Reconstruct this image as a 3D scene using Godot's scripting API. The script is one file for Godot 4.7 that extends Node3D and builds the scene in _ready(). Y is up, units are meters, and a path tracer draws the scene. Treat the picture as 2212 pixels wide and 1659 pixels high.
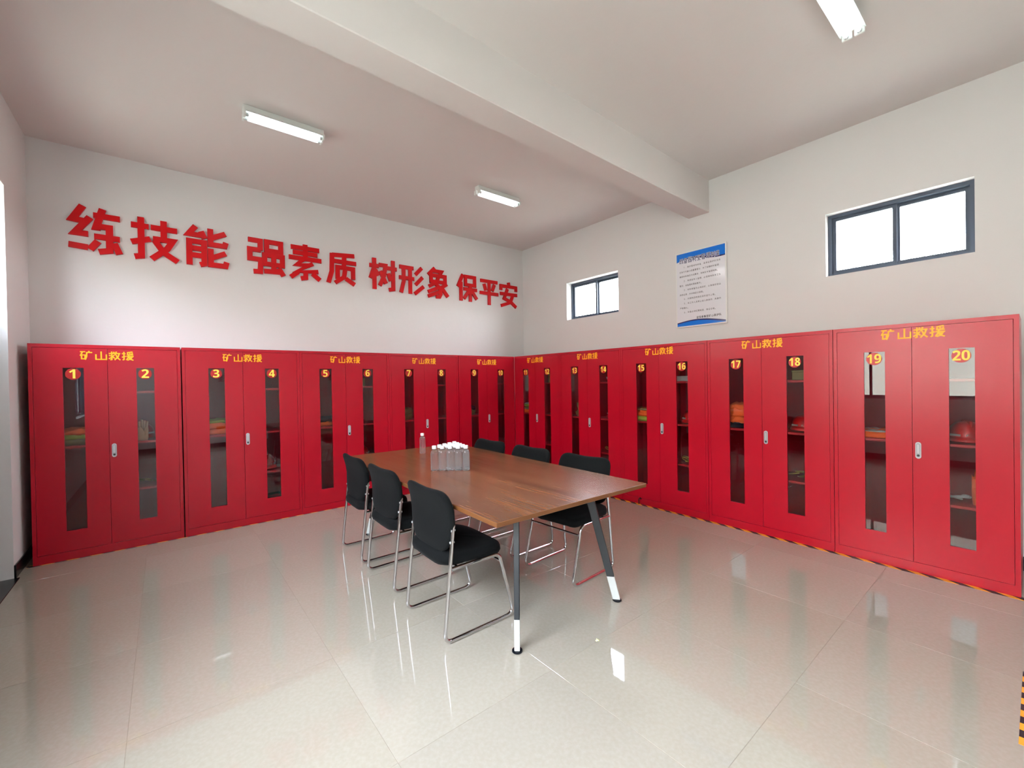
extends Node3D
# A locker room of a mine rescue team: two runs of red steel cabinets, a meeting table with six chairs.
# World: left run of cabinets has its fronts on z = 0, the other run on x = 0; y is up, metres.

const XL := -5.085      # inner face of the wall with the doorway
const XR := 0.595       # inner face of the wall with the two high windows
const ZB := -0.46       # inner face of the slogan wall
const ZF := 6.9         # inner face of the wall behind the camera
const HC := 3.63        # ceiling
const WT := 0.24        # wall thickness
const CH := 1.793       # cabinet height
const TT := 0.745       # table top

var M := {}
var counts := {}
var rng := RandomNumberGenerator.new()

func _ready() -> void:
	rng.seed = 11
	# ---------------------------------------------------------------- camera, sky, exposure
	var cam := Camera3D.new()
	cam.name = "camera"
	cam.position = Vector3(-4.1782, 1.42865, 5.0945)
	cam.rotation_degrees = Vector3(-0.4681, -39.0103, -0.9774)
	cam.fov = 83.716
	cam.near = 0.02
	cam.far = 300.0
	add_child(cam)
	cam.current = true
	var env := Environment.new()
	var sky_mat := ProceduralSkyMaterial.new()
	sky_mat.sky_top_color = Color(0.90, 0.94, 1.0)
	sky_mat.sky_horizon_color = Color(0.98, 0.98, 0.98)
	sky_mat.ground_bottom_color = Color(0.5, 0.5, 0.45)
	sky_mat.ground_horizon_color = Color(0.8, 0.82, 0.78)
	sky_mat.sky_energy_multiplier = SKY_E
	sky_mat.ground_energy_multiplier = SKY_E * 0.5
	var sky := Sky.new()
	sky.sky_material = sky_mat
	env.background_mode = Environment.BG_SKY
	env.sky = sky
	env.tonemap_mode = Environment.TONE_MAPPER_LINEAR
	env.tonemap_exposure = EXPOSURE
	env.sdfgi_enabled = true
	env.ssao_enabled = true
	env.ssil_enabled = true
	var we := WorldEnvironment.new()
	we.name = "world_environment"
	we.environment = env
	add_child(we)
	make_materials()
	build_room()
	build_windows()
	build_lamps()
	build_cabinets()
	build_table()
	build_chairs()
	build_slogan()
	build_poster()
	build_boards()
	build_bottles()
	build_contents()
	build_tapes()
	build_small()

const SKY_E := 6.0
const EXPOSURE := 0.66
const LAMP_E := 0.9
const TUBE_E := 9.0

# ------------------------------------------------------------------ naming and tagging
func numbered(called: String) -> String:
	var n: int = counts.get(called, 0)
	counts[called] = n + 1
	return called if n == 0 else "%s_%03d" % [called, n]

func tag(o: Node3D, label: String, category: String, group := "") -> Node3D:
	o.set_meta("label", label)
	o.set_meta("category", category)
	if group != "":
		o.set_meta("group", group)
	return o

func thing(called: String, label: String, category: String, at := Vector3.ZERO, turn := 0.0, group := "") -> Node3D:
	var o := Node3D.new()
	o.name = numbered(called)
	o.position = at
	o.rotation.y = turn
	add_child(o)
	return tag(o, label, category, group)

func part(called: String, mesh: Mesh, m: Material, parent: Node3D, at := Vector3.ZERO) -> MeshInstance3D:
	var o := MeshInstance3D.new()
	o.name = numbered(called) if parent == self else called
	o.mesh = mesh
	if m:
		o.material_override = m
	o.position = at
	parent.add_child(o, true)
	return o

func struct(called: String, mesh: Mesh, m: Material, at := Vector3.ZERO) -> MeshInstance3D:
	var o := MeshInstance3D.new()
	o.name = called
	o.mesh = mesh
	o.material_override = m
	o.position = at
	o.set_meta("kind", "structure")
	add_child(o, true)
	return o

# ------------------------------------------------------------------ mesh helpers
func mb() -> SurfaceTool:
	var st := SurfaceTool.new()
	st.begin(Mesh.PRIMITIVE_TRIANGLES)
	return st

func tri(st: SurfaceTool, a: Vector3, b: Vector3, c: Vector3) -> void:
	# a b c run counter-clockwise seen from outside
	var n := (b - a).cross(c - a)
	if n.length_squared() < 1e-18:
		return
	n = n.normalized()
	for p in [a, c, b]:
		st.set_normal(n)
		st.add_vertex(p)

func quad(st: SurfaceTool, a: Vector3, b: Vector3, c: Vector3, d: Vector3) -> void:
	tri(st, a, b, c)
	tri(st, a, c, d)

func box(st: SurfaceTool, lo: Vector3, hi: Vector3, bev := 0.0, xf := Transform3D.IDENTITY) -> void:
	if bev <= 0.0:
		var v: Array[Vector3] = []
		for i in 8:
			v.append(xf * Vector3(hi.x if i & 1 else lo.x, hi.y if i & 2 else lo.y, hi.z if i & 4 else lo.z))
		quad(st, v[1], v[3], v[7], v[5])
		quad(st, v[0], v[4], v[6], v[2])
		quad(st, v[2], v[6], v[7], v[3])
		quad(st, v[0], v[1], v[5], v[4])
		quad(st, v[4], v[5], v[7], v[6])
		quad(st, v[0], v[2], v[3], v[1])
		return
	var c := (lo + hi) / 2.0
	var h := (hi - lo) / 2.0
	var g := func(sx: float, sy: float, sz: float, ax: int) -> Vector3:
		var p := Vector3(sx * (h.x - bev), sy * (h.y - bev), sz * (h.z - bev))
		p[ax] = [sx, sy, sz][ax] * h[ax]
		return xf * (c + p)
	for ax in 3:
		var u := (ax + 1) % 3
		var w := (ax + 2) % 3
		for s in [-1.0, 1.0]:
			var q: Array[Vector3] = []
			for k in [[-1.0, -1.0], [1.0, -1.0], [1.0, 1.0], [-1.0, 1.0]]:
				var sg := [0.0, 0.0, 0.0]
				sg[ax] = s
				sg[u] = k[0]
				sg[w] = k[1]
				q.append(g.call(sg[0], sg[1], sg[2], ax))
			if s > 0:
				quad(st, q[0], q[1], q[2], q[3])
			else:
				quad(st, q[3], q[2], q[1], q[0])
		# edges along axis ax
		for su in [-1.0, 1.0]:
			for sw in [-1.0, 1.0]:
				var e: Array[Vector3] = []
				for k in [[-1.0, u], [1.0, u], [1.0, w], [-1.0, w]]:
					var sg := [0.0, 0.0, 0.0]
					sg[ax] = k[0]
					sg[u] = su
					sg[w] = sw
					e.append(g.call(sg[0], sg[1], sg[2], k[1]))
				if su * sw < 0:
					quad(st, e[0], e[1], e[2], e[3])
				else:
					quad(st, e[3], e[2], e[1], e[0])
	for i in 8:
		var sx := 1.0 if i & 1 else -1.0
		var sy := 1.0 if i & 2 else -1.0
		var sz := 1.0 if i & 4 else -1.0
		var a: Vector3 = g.call(sx, sy, sz, 0)
		var b: Vector3 = g.call(sx, sy, sz, 1)
		var d: Vector3 = g.call(sx, sy, sz, 2)
		if sx * sy * sz > 0:
			tri(st, a, b, d)
		else:
			tri(st, a, d, b)

func box_mesh(lo: Vector3, hi: Vector3, bev := 0.0) -> ArrayMesh:
	var st := mb()
	box(st, lo, hi, bev)
	return st.commit()

func sweep(st: SurfaceTool, pts: PackedVector3Array, r: float, sides := 10, caps := true) -> void:
	var n := pts.size()
	var rings: Array = []
	var tan0 := (pts[1] - pts[0]).normalized()
	var up := Vector3.UP if absf(tan0.y) < 0.9 else Vector3.RIGHT
	var nx := tan0.cross(up).normalized()
	var prev := tan0
	for i in n:
		var t := tan0
		if i > 0 and i < n - 1:
			t = ((pts[i] - pts[i - 1]).normalized() + (pts[i + 1] - pts[i]).normalized()).normalized()
		elif i == n - 1:
			t = (pts[i] - pts[i - 1]).normalized()
		var ax := prev.cross(t)
		if ax.length() > 1e-6:
			nx = nx.rotated(ax.normalized(), prev.angle_to(t))
		nx = (nx - t * nx.dot(t)).normalized()
		prev = t
		var ny := t.cross(nx)
		var ring: Array = []
		for k in sides:
			var a := TAU * k / sides
			ring.append(nx * cos(a) + ny * sin(a))
		rings.append(ring)
	for i in n - 1:
		for k in sides:
			var k2 := (k + 1) % sides
			var idx := [[i, k], [i, k2], [i + 1, k2], [i, k], [i + 1, k2], [i + 1, k]]
			for q in [0, 2, 1, 3, 5, 4]:
				var d: Vector3 = rings[idx[q][0]][idx[q][1]]
				st.set_normal(d)
				st.add_vertex(pts[idx[q][0]] + d * r)
	if caps:
		for k in sides:
			var k2 := (k + 1) % sides
			tri(st, pts[0], pts[0] + rings[0][k2] * r, pts[0] + rings[0][k] * r)
			tri(st, pts[n - 1], pts[n - 1] + rings[n - 1][k] * r, pts[n - 1] + rings[n - 1][k2] * r)

func fillet(pts: Array, r: float, steps := 6) -> PackedVector3Array:
	var out := PackedVector3Array()
	out.append(pts[0])
	for i in range(1, pts.size() - 1):
		var p: Vector3 = pts[i]
		var a: Vector3 = (pts[i - 1] - p).normalized()
		var b: Vector3 = (pts[i + 1] - p).normalized()
		var ang := a.angle_to(b)
		var d := minf(r / tan(ang / 2.0), 0.45 * minf(p.distance_to(pts[i - 1]), p.distance_to(pts[i + 1])))
		for k in steps + 1:
			var t := float(k) / steps
			out.append((p + a * d) * (1 - t) * (1 - t) + p * 2.0 * t * (1 - t) + (p + b * d) * t * t)
	out.append(pts[-1])
	return out

func lathe(st: SurfaceTool, prof: Array, segs := 24, at := Vector3.ZERO) -> void:
	# prof: [radius, height] upwards along the outside
	var n := prof.size()
	for i in n - 1:
		var r0: float = prof[i][0]
		var y0: float = prof[i][1]
		var r1: float = prof[i + 1][0]
		var y1: float = prof[i + 1][1]
		var nn := Vector2(y1 - y0, r0 - r1).normalized()
		for k in segs:
			var a0 := TAU * k / segs
			var a1 := TAU * (k + 1) / segs
			var d0 := Vector3(cos(a0), 0, -sin(a0))
			var d1 := Vector3(cos(a1), 0, -sin(a1))
			var v := [d0 * r0 + Vector3(0, y0, 0), d1 * r0 + Vector3(0, y0, 0), d1 * r1 + Vector3(0, y1, 0), d0 * r1 + Vector3(0, y1, 0)]
			var nr := [d0 * nn.x + Vector3(0, nn.y, 0), d1 * nn.x + Vector3(0, nn.y, 0), d1 * nn.x + Vector3(0, nn.y, 0), d0 * nn.x + Vector3(0, nn.y, 0)]
			for q in [0, 2, 1, 0, 3, 2]:
				st.set_normal(nr[q])
				st.add_vertex(at + v[q])

# closed loops stacked into a skin, normals smoothed; caps at both ends
func skin(loops: Array, smooth := true) -> ArrayMesh:
	var st := mb()
	st.set_smooth_group(0 if smooth else -1)
	var m: int = loops[0].size()
	for j in loops.size() - 1:
		for k in m:
			var k2 := (k + 1) % m
			var a: Vector3 = loops[j][k]
			var b: Vector3 = loops[j][k2]
			var c: Vector3 = loops[j + 1][k2]
			var d: Vector3 = loops[j + 1][k]
			for p in [a, c, b, a, d, c]:
				st.add_vertex(p)
	for e in [0, loops.size() - 1]:
		var mid := Vector3.ZERO
		for p in loops[e]:
			mid += p
		mid /= m
		for k in m:
			var k2 := (k + 1) % m
			var seq := [mid, loops[e][k], loops[e][k2]] if e == 0 else [mid, loops[e][k2], loops[e][k]]
			for p in seq:
				st.add_vertex(p)
	st.generate_normals()
	return st.commit()

# polygon in the xy plane extruded from z0 to z1
func prism(st: SurfaceTool, poly: PackedVector2Array, z0: float, z1: float, xf := Transform3D.IDENTITY) -> void:
	if Geometry2D.is_polygon_clockwise(poly):
		poly.reverse()
	var ids := Geometry2D.triangulate_polygon(poly)
	for i in range(0, ids.size(), 3):
		var a := poly[ids[i]]
		var b := poly[ids[i + 1]]
		var c := poly[ids[i + 2]]
		if (b - a).cross(c - a) < 0:
			var s := b
			b = c
			c = s
		tri(st, xf * Vector3(a.x, a.y, z1), xf * Vector3(b.x, b.y, z1), xf * Vector3(c.x, c.y, z1))
		if z0 < z1:
			tri(st, xf * Vector3(a.x, a.y, z0), xf * Vector3(c.x, c.y, z0), xf * Vector3(b.x, b.y, z0))
	if z0 < z1:
		for i in poly.size():
			var p := poly[i]
			var q := poly[(i + 1) % poly.size()]
			quad(st, xf * Vector3(p.x, p.y, z0), xf * Vector3(q.x, q.y, z0), xf * Vector3(q.x, q.y, z1), xf * Vector3(p.x, p.y, z1))

func round_rect(w: float, h: float, r: float, seg := 5) -> PackedVector2Array:
	var out := PackedVector2Array()
	for c in 4:
		var cx := (w / 2 - r) * (1 if c == 0 or c == 3 else -1)
		var cy := (h / 2 - r) * (1 if c < 2 else -1)
		for k in seg + 1:
			var a := PI / 2 * (c + float(k) / seg)
			out.append(Vector2(cx + r * cos(a), cy + r * sin(a)))
	return out

func disc(r: float, seg := 28) -> PackedVector2Array:
	var out := PackedVector2Array()
	for k in seg:
		out.append(Vector2(r * cos(TAU * k / seg), r * sin(TAU * k / seg)))
	return out

# flat ring: outer rectangle with a rectangular hole, extruded z0..z1
func ring(st: SurfaceTool, o: Rect2, h: Rect2, z0: float, z1: float) -> void:
	var oc := [o.position, Vector2(o.end.x, o.position.y), o.end, Vector2(o.position.x, o.end.y)]
	var hc := [h.position, Vector2(h.end.x, h.position.y), h.end, Vector2(h.position.x, h.end.y)]
	var v := func(p: Vector2, z: float) -> Vector3: return Vector3(p.x, p.y, z)
	for i in 4:
		var j := (i + 1) % 4
		quad(st, v.call(oc[i], z1), v.call(oc[j], z1), v.call(hc[j], z1), v.call(hc[i], z1))
		quad(st, v.call(oc[j], z0), v.call(oc[i], z0), v.call(hc[i], z0), v.call(hc[j], z0))
		quad(st, v.call(oc[i], z0), v.call(oc[j], z0), v.call(oc[j], z1), v.call(oc[i], z1))
		quad(st, v.call(hc[j], z0), v.call(hc[i], z0), v.call(hc[i], z1), v.call(hc[j], z1))

# ------------------------------------------------------------------ stroke lettering
func strokes(ch: String) -> Array:
	# polylines on a 100 by 100 field, y down
	var out: Array = []
	if not GLYPH.has(ch):
		return out
	for s in (GLYPH[ch] as String).split("/"):
		if s.begins_with("@"):
			var f := s.split(" ")
			for inner in strokes(f[0].substr(1)):
				var l := PackedVector2Array()
				for p in inner:
					l.append(Vector2(float(f[1]) + p.x * float(f[3]) / 100.0, float(f[2]) + p.y * float(f[4]) / 100.0))
				out.append(l)
		else:
			var n := s.split_floats(" ")
			var l := PackedVector2Array()
			for i in range(0, n.size() - 1, 2):
				l.append(Vector2(n[i], n[i + 1]))
			out.append(l)
	return out

func stroke_outline(l: PackedVector2Array, w: float) -> PackedVector2Array:
	var n := l.size()
	var a := PackedVector2Array()
	var b := PackedVector2Array()
	for i in n:
		var d0 := (l[i] - l[i - 1]).normalized() if i > 0 else (l[1] - l[0]).normalized()
		var d1 := (l[i + 1] - l[i]).normalized() if i < n - 1 else d0
		var t := (d0 + d1)
		if t.length() < 0.05:
			t = d1
		t = t.normalized()
		var nrm := Vector2(-t.y, t.x)
		var k := clampf(1.0 / maxf(nrm.dot(Vector2(-d1.y, d1.x)), 0.45), 1.0, 2.0)
		a.append(l[i] + nrm * w / 2 * k)
		b.append(l[i] - nrm * w / 2 * k)
	b.reverse()
	a.append_array(b)
	return a

# glyph into a box: x, y is the lower left corner, w and h its size
func glyph(st: SurfaceTool, ch: String, x: float, y: float, w: float, h: float, thick: float, z0: float, z1: float, step := 0.0) -> void:
	var i := 0
	for l in strokes(ch):
		var q := PackedVector2Array()
		for p in l:
			q.append(Vector2(x + p.x / 100.0 * w, y + h - p.y / 100.0 * h))
		var closed: bool = q.size() > 2 and q[0].distance_to(q[q.size() - 1]) < 1e-5
		if closed or thick < 0.004 or q.size() == 2:
			# one bar per side keeps closed boxes clean
			for k in q.size() - 1:
				var e := (q[k + 1] - q[k]).normalized() * (thick / 2 if closed or q.size() > 2 else 0.0)
				prism(st, stroke_outline(PackedVector2Array([q[k] - e, q[k + 1] + e]), thick), z0, z1 + step * i)
				i += 1
		else:
			var o := stroke_outline(q, thick)
			if Geometry2D.triangulate_polygon(o).is_empty():
				for k in q.size() - 1:
					prism(st, stroke_outline(PackedVector2Array([q[k], q[k + 1]]), thick), z0, z1 + step * i)
			else:
				prism(st, o, z0, z1 + step * i)
			i += 1

# ------------------------------------------------------------------ materials
func mat(c: Color, rough := 0.6, metal := 0.0, spec := 0.5) -> StandardMaterial3D:
	var m := StandardMaterial3D.new()
	m.albedo_color = c
	m.roughness = rough
	m.metallic = metal
	m.metallic_specular = spec
	return m

func noise_tex(freq: float, size: int, ramp: Array, seed_ := 1, normal := false, bump := 2.0, oct := 4) -> NoiseTexture2D:
	var n := FastNoiseLite.new()
	n.noise_type = FastNoiseLite.TYPE_SIMPLEX_SMOOTH
	n.frequency = freq
	n.seed = seed_
	n.fractal_octaves = oct
	var t := NoiseTexture2D.new()
	t.width = size
	t.height = size
	t.seamless = true
	t.noise = n
	if normal:
		t.as_normal_map = true
		t.bump_strength = bump
	else:
		var g := Gradient.new()
		g.offsets = PackedFloat32Array([0.0, 0.5, 1.0])
		g.colors = PackedColorArray(ramp)
		t.color_ramp = g
	return t

func triplanar(m: StandardMaterial3D, scale: float, world := false) -> StandardMaterial3D:
	m.uv1_triplanar = true
	m.uv1_world_triplanar = world
	m.uv1_scale = Vector3.ONE * scale
	return m

func make_materials() -> void:
	var plaster := noise_tex(0.02, 512, [], 3, true, 3.0, 5)
	M.wall = mat(Color(0.90, 0.893, 0.885), 0.9, 0, 0.3)
	M.ceiling = mat(Color(0.88, 0.86, 0.845), 0.92, 0, 0.3)
	for k in ["wall", "ceiling"]:
		M[k].normal_enabled = true
		M[k].normal_texture = plaster
		M[k].normal_scale = 0.12
		triplanar(M[k], 0.7, true)
	M.jamb = mat(Color(0.86, 0.87, 0.86), 0.7)
	M.black_stone = mat(Color(0.06, 0.065, 0.07), 0.25)
	M.grout = mat(Color(0.58, 0.54, 0.48), 0.9)
	# polished porcelain, four slightly different bakes
	M.tiles = []
	var tone := [Color(0.668, 0.640, 0.588), Color(0.661, 0.634, 0.586), Color(0.674, 0.647, 0.596), Color(0.664, 0.636, 0.582)]
	var mott := noise_tex(0.035, 1024, [Color(0.955, 0.95, 0.935), Color(0.975, 0.972, 0.965), Color(1, 1, 1)], 5, false, 0, 5)
	for c in tone:
		var m := mat(c, 0.022, 0, 0.7)
		m.albedo_texture = mott
		triplanar(m, 1.1, true)
		M.tiles.append(m)
	M.red = mat(Color(0.67, 0.009, 0.115), 0.30, 0, 0.45)
	M.red.normal_enabled = true
	M.red.normal_texture = noise_tex(0.06, 256, [], 9, true, 1.5, 3)
	M.red.normal_scale = 0.05
	triplanar(M.red, 6.0)
	M.red_in = mat(Color(0.66, 0.02, 0.09), 0.45)
	M.pane = mat(Color(0.03, 0.03, 0.04, 0.12), 0.0, 0, 0.5)
	M.pane.transparency = BaseMaterial3D.TRANSPARENCY_ALPHA
	M.window_glass = mat(Color(0.3, 0.35, 0.36, 0.04), 0.0, 0, 0.5)
	M.window_glass.transparency = BaseMaterial3D.TRANSPARENCY_ALPHA
	M.alu = mat(Color(0.22, 0.26, 0.32), 0.35, 0.0)
	M.disc_red = mat(Color(0.70, 0.04, 0.045), 0.4)
	M.yellow = mat(Color(1.0, 0.70, 0.06), 0.5)
	M.number = mat(Color(1.0, 0.88, 0.34), 0.5)
	M.handle = mat(Color(0.80, 0.80, 0.81), 0.3, 0.15)
	M.handle_dark = mat(Color(0.66, 0.66, 0.68), 0.35, 0.3)
	M.black = mat(Color(0.03, 0.03, 0.032), 0.5)
	M.fabric = mat(Color(0.025, 0.034, 0.036), 0.9, 0, 0.3)
	M.fabric.normal_enabled = true
	M.fabric.normal_texture = noise_tex(0.25, 256, [], 21, true, 3.0, 2)
	M.fabric.normal_scale = 0.35
	M.fabric.rim_enabled = true
	M.fabric.rim = 0.12
	triplanar(M.fabric, 12.0)
	M.chrome = mat(Color(0.86, 0.86, 0.87), 0.10, 1.0)
	M.leg_dark = mat(Color(0.105, 0.12, 0.13), 0.42)
	M.leg_white = mat(Color(0.80, 0.81, 0.79), 0.5)
	M.foot = mat(Color(0.03, 0.05, 0.08), 0.2)
	M.edge = mat(Color(0.42, 0.26, 0.13), 0.4)
	M.wood = mat(Color(1, 1, 1), 0.25, 0, 0.5)
	M.wood.albedo_texture = wood_texture()
	M.white = mat(Color(0.92, 0.92, 0.91), 0.45)
	M.cap = mat(Color(0.95, 0.96, 0.96), 0.4)
	M.letter = mat(Color(0.76, 0.0, 0.04), 0.4, 0, 0.35)
	M.paper = mat(Color(0.93, 0.93, 0.95), 0.12)
	M.blue = mat(Color(0.02, 0.42, 0.80), 0.12)
	M.navy = mat(Color(0.14, 0.13, 0.36), 0.12)
	M.ink = mat(Color(0.23, 0.17, 0.19), 0.3)
	M.title = mat(Color(0.20, 0.19, 0.30), 0.3)
	M.halo = mat(Color(0.86, 0.87, 0.93), 0.3)
	M.enamel = mat(Color(0.90, 0.91, 0.89), 0.4)
	M.tube = mat(Color(0.95, 0.98, 1.0), 0.3)
	M.tube.emission_enabled = true
	M.tube.emission = Color(0.93, 0.99, 1.0)
	M.tube.emission_energy_multiplier = TUBE_E
	M.bottle = mat(Color(0.97, 0.99, 1.0, 0.06), 0.0, 0, 0.5)
	M.bottle.refraction_enabled = true
	M.bottle.refraction_scale = 0.033
	M.bottle.transparency = BaseMaterial3D.TRANSPARENCY_ALPHA
	M.orange = mat(Color(0.92, 0.36, 0.08), 0.85)
	M.cloth_dark = mat(Color(0.10, 0.12, 0.19), 0.9)
	M.hivis = mat(Color(0.60, 0.66, 0.22), 0.7)
	M.silver = mat(Color(0.78, 0.80, 0.80), 0.35, 0.2)
	M.helmet = mat(Color(0.75, 0.03, 0.06), 0.28)
	M.khaki = mat(Color(0.52, 0.47, 0.30), 0.85)
	M.brass = mat(Color(0.62, 0.50, 0.22), 0.45, 0.4)
	M.skin_glove = mat(Color(0.72, 0.58, 0.44), 0.85)
	M.rubber = mat(Color(0.035, 0.035, 0.04), 0.6)
	M.tape = mat(Color(1, 1, 1), 0.4)
	M.tape.vertex_color_use_as_albedo = true
	M.outside = mat(Color(0.62, 0.62, 0.56), 0.9)
	M.facade = mat(Color(0.85, 0.825, 0.77), 0.9)
	M.scrap = mat(Color(0.90, 0.90, 0.66), 0.8)
	M.door_grey = mat(Color(0.62, 0.65, 0.66), 0.5)

func wood_texture() -> ImageTexture:
	var w := 1024
	var h := 1024
	var img := Image.create(w, h, false, Image.FORMAT_RGB8)
	var a := FastNoiseLite.new()
	a.seed = 4
	a.frequency = 1.0
	a.fractal_octaves = 4
	var b := FastNoiseLite.new()
	b.seed = 8
	b.frequency = 1.0
	b.fractal_octaves = 2
	var cols := [Color(0.29, 0.168, 0.098), Color(0.445, 0.275, 0.16), Color(0.53, 0.345, 0.21)]
	for y in h:
		var v := float(y) / h * 2.45
		for x in w:
			var u := float(x) / w * 1.2
			var bend := b.get_noise_2d(u * 1.6, v * 0.7) * 0.035
			var uu := u + bend
			var big := a.get_noise_2d(uu * 10.0, v * 0.42) * 0.85
			var fine := b.get_noise_2d(uu * 62.0 + 40.0, v * 1.3) * 0.55
			var pore := b.get_noise_2d(uu * 120.0, v * 5.0) * 0.18
			var plank := fmod(float(int(u / 0.15)) * 0.618, 1.0) * 0.16 - 0.08
			var t := clampf(0.50 + big * 0.5 + fine * 0.42 + pore * 0.8 + plank * 0.7, 0.0, 1.0)
			var c: Color = cols[0].lerp(cols[1], t * 2.0) if t < 0.5 else cols[1].lerp(cols[2], t * 2.0 - 1.0)
			img.set_pixel(x, y, c)
	img.generate_mipmaps()
	return ImageTexture.create_from_image(img)

# ------------------------------------------------------------------ room
func csg_wall(called: String, lo: Vector3, hi: Vector3, holes: Array, m: Material) -> void:
	var w := CSGBox3D.new()
	w.name = called
	w.size = hi - lo
	w.position = (lo + hi) / 2.0
	w.material = m
	w.set_meta("kind", "structure")
	for h in holes:
		var c := CSGBox3D.new()
		c.name = "opening"
		c.operation = CSGShape3D.OPERATION_SUBTRACTION
		c.size = h[1] - h[0]
		c.position = (h[0] + h[1]) / 2.0 - w.position
		c.material = m
		w.add_child(c, true)
	add_child(w, true)

const W1 := [0.56, 1.512, 2.332, 2.89]
const W2 := [3.846, 4.785, 2.34, 2.911]
const DOOR := [0.225, 1.28, 2.955]
const LW := [2.80, 4.60, 1.02, 2.75]
const LW2 := [5.15, 6.75, 1.02, 2.75]

func build_room() -> void:
	var e := 0.02
	csg_wall("wall_back", Vector3(XL - WT, -0.2, ZB - WT), Vector3(XR + WT, HC + 0.2, ZB), [], M.wall)
	csg_wall("wall_front", Vector3(XL - WT, -0.2, ZF), Vector3(XR + WT, HC + 0.2, ZF + WT), [], M.wall)
	csg_wall("wall_right", Vector3(XR, -0.2, ZB), Vector3(XR + WT, HC + 0.2, ZF), [
		[Vector3(XR - e, W1[2], W1[0]), Vector3(XR + WT + e, W1[3], W1[1])],
		[Vector3(XR - e, W2[2], W2[0]), Vector3(XR + WT + e, W2[3], W2[1])]], M.wall)
	csg_wall("wall_left", Vector3(XL - WT, -0.2, ZB), Vector3(XL, HC + 0.2, ZF), [
		[Vector3(XL - WT - e, 0.0, DOOR[0]), Vector3(XL + e, DOOR[2], DOOR[1])],
		[Vector3(XL - WT - e, LW[2], LW[0]), Vector3(XL + e, LW[3], LW[1])],
		[Vector3(XL - WT - e, LW2[2], LW2[0]), Vector3(XL + e, LW2[3], LW2[1])]], M.wall)
	struct("ceiling", box_mesh(Vector3(XL, HC, ZB), Vector3(XR, HC + 0.2, ZF)), M.ceiling)
	var bst := mb()
	box(bst, Vector3(XL - 0.03, 3.274, -0.122), Vector3(XR + 0.03, HC + 0.02, 0.124), 0.006, Transform3D(Basis(Vector3.UP, 0.0165), Vector3(0, 0, 2.648)))
	struct("trim_1", bst.commit(), M.ceiling)
	# floor: bed plus 0.8 m polished tiles with fine joints
	var fl := struct("floor", box_mesh(Vector3(XL, -0.2, ZB), Vector3(XR, -0.0011, ZF)), M.grout)
	var j := 0.0008
	var full := box_mesh(Vector3(-0.4 + j, -0.012, -0.4 + j), Vector3(0.4 - j, 0, 0.4 - j), 0.0007)
	for ix in range(-4, 6):
		for iz in range(-6, 6):
			var x0 := -2.723 + 0.8 * ix
			var z0 := 3.569 + 0.8 * iz
			var x1 := x0 + 0.8
			var z1 := z0 + 0.8
			if x1 < XL + 0.01 or x0 > XR - 0.01 or z1 < ZB + 0.01 or z0 > ZF - 0.01:
				continue
			var m: Material = M.tiles[(ix * 7 + iz * 3 + 40) % 4]
			if x0 >= XL and x1 <= XR and z0 >= ZB and z1 <= ZF:
				part("floor_tile", full, m, fl, Vector3(x0 + 0.4, 0, z0 + 0.4))
			else:
				var lo := Vector3(maxf(x0 + j, XL), -0.012, maxf(z0 + j, ZB))
				var hi := Vector3(minf(x1 - j, XR), 0, minf(z1 - j, ZF))
				part("floor_tile", box_mesh(lo, hi, 0.0007), m, fl)
	# skirting
	var sk := 0.10
	struct("baseboard_left", box_mesh(Vector3(XL, 0, ZB), Vector3(XL + 0.012, sk, DOOR[0]), 0.002), M.black_stone)
	struct("baseboard_left_front", box_mesh(Vector3(XL, 0, DOOR[1]), Vector3(XL + 0.012, sk, ZF), 0.002), M.black_stone)
	struct("baseboard_right", box_mesh(Vector3(XR - 0.012, 0, ZB), Vector3(XR, sk, ZF), 0.002), M.black_stone)
	struct("baseboard_back", box_mesh(Vector3(XL + 0.012, 0, ZB), Vector3(XR - 0.012, sk, ZB + 0.012), 0.002), M.black_stone)
	struct("baseboard_front", box_mesh(Vector3(XL + 0.012, 0, ZF - 0.012), Vector3(XR - 0.012, sk, ZF), 0.002), M.black_stone)
	# doorway: dark sill stone, closed grey leaf set on the outer face, glazed transom
	struct("trim_2", box_mesh(Vector3(XL - WT, -0.05, DOOR[0]), Vector3(XL + 0.03, 0.004, DOOR[1]), 0.002), M.black_stone)
	var d := Node3D.new()
	d.name = "door_1"
	d.set_meta("kind", "structure")
	d.position = Vector3(XL - WT, 0, (DOOR[0] + DOOR[1]) / 2)
	add_child(d)
	var hw: float = (DOOR[1] - DOOR[0]) / 2
	var fst := mb()
	for s in [-1.0, 1.0]:
		box(fst, Vector3(0.0, 0.005, minf(s * hw, s * (hw - 0.05))), Vector3(0.06, DOOR[2], maxf(s * hw, s * (hw - 0.05))), 0.003)
	box(fst, Vector3(0, DOOR[2] - 0.05, -hw + 0.05), Vector3(0.06, DOOR[2], hw - 0.05), 0.003)
	box(fst, Vector3(0, 2.08, -hw + 0.05), Vector3(0.06, 2.13, hw - 0.05), 0.003)
	part("frame", fst.commit(), M.alu, d)
	var lst := mb()
	box(lst, Vector3(0.01, 0.01, -hw + 0.053), Vector3(0.05, 2.077, hw - 0.053), 0.003)
	part("leaf", lst.commit(), M.door_grey, d)
	part("transom_pane", box_mesh(Vector3(0.027, 2.13, -hw + 0.05), Vector3(0.033, DOOR[2] - 0.05, hw - 0.05)), M.window_glass, d)
	struct("exterior_wall", box_mesh(Vector3(-14.3, -0.21, -14), Vector3(-14, 5.5, 20)), M.facade)
	struct("ground", box_mesh(Vector3(-40, -0.6, -40), Vector3(40, -0.21, 40)), M.outside)

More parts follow.
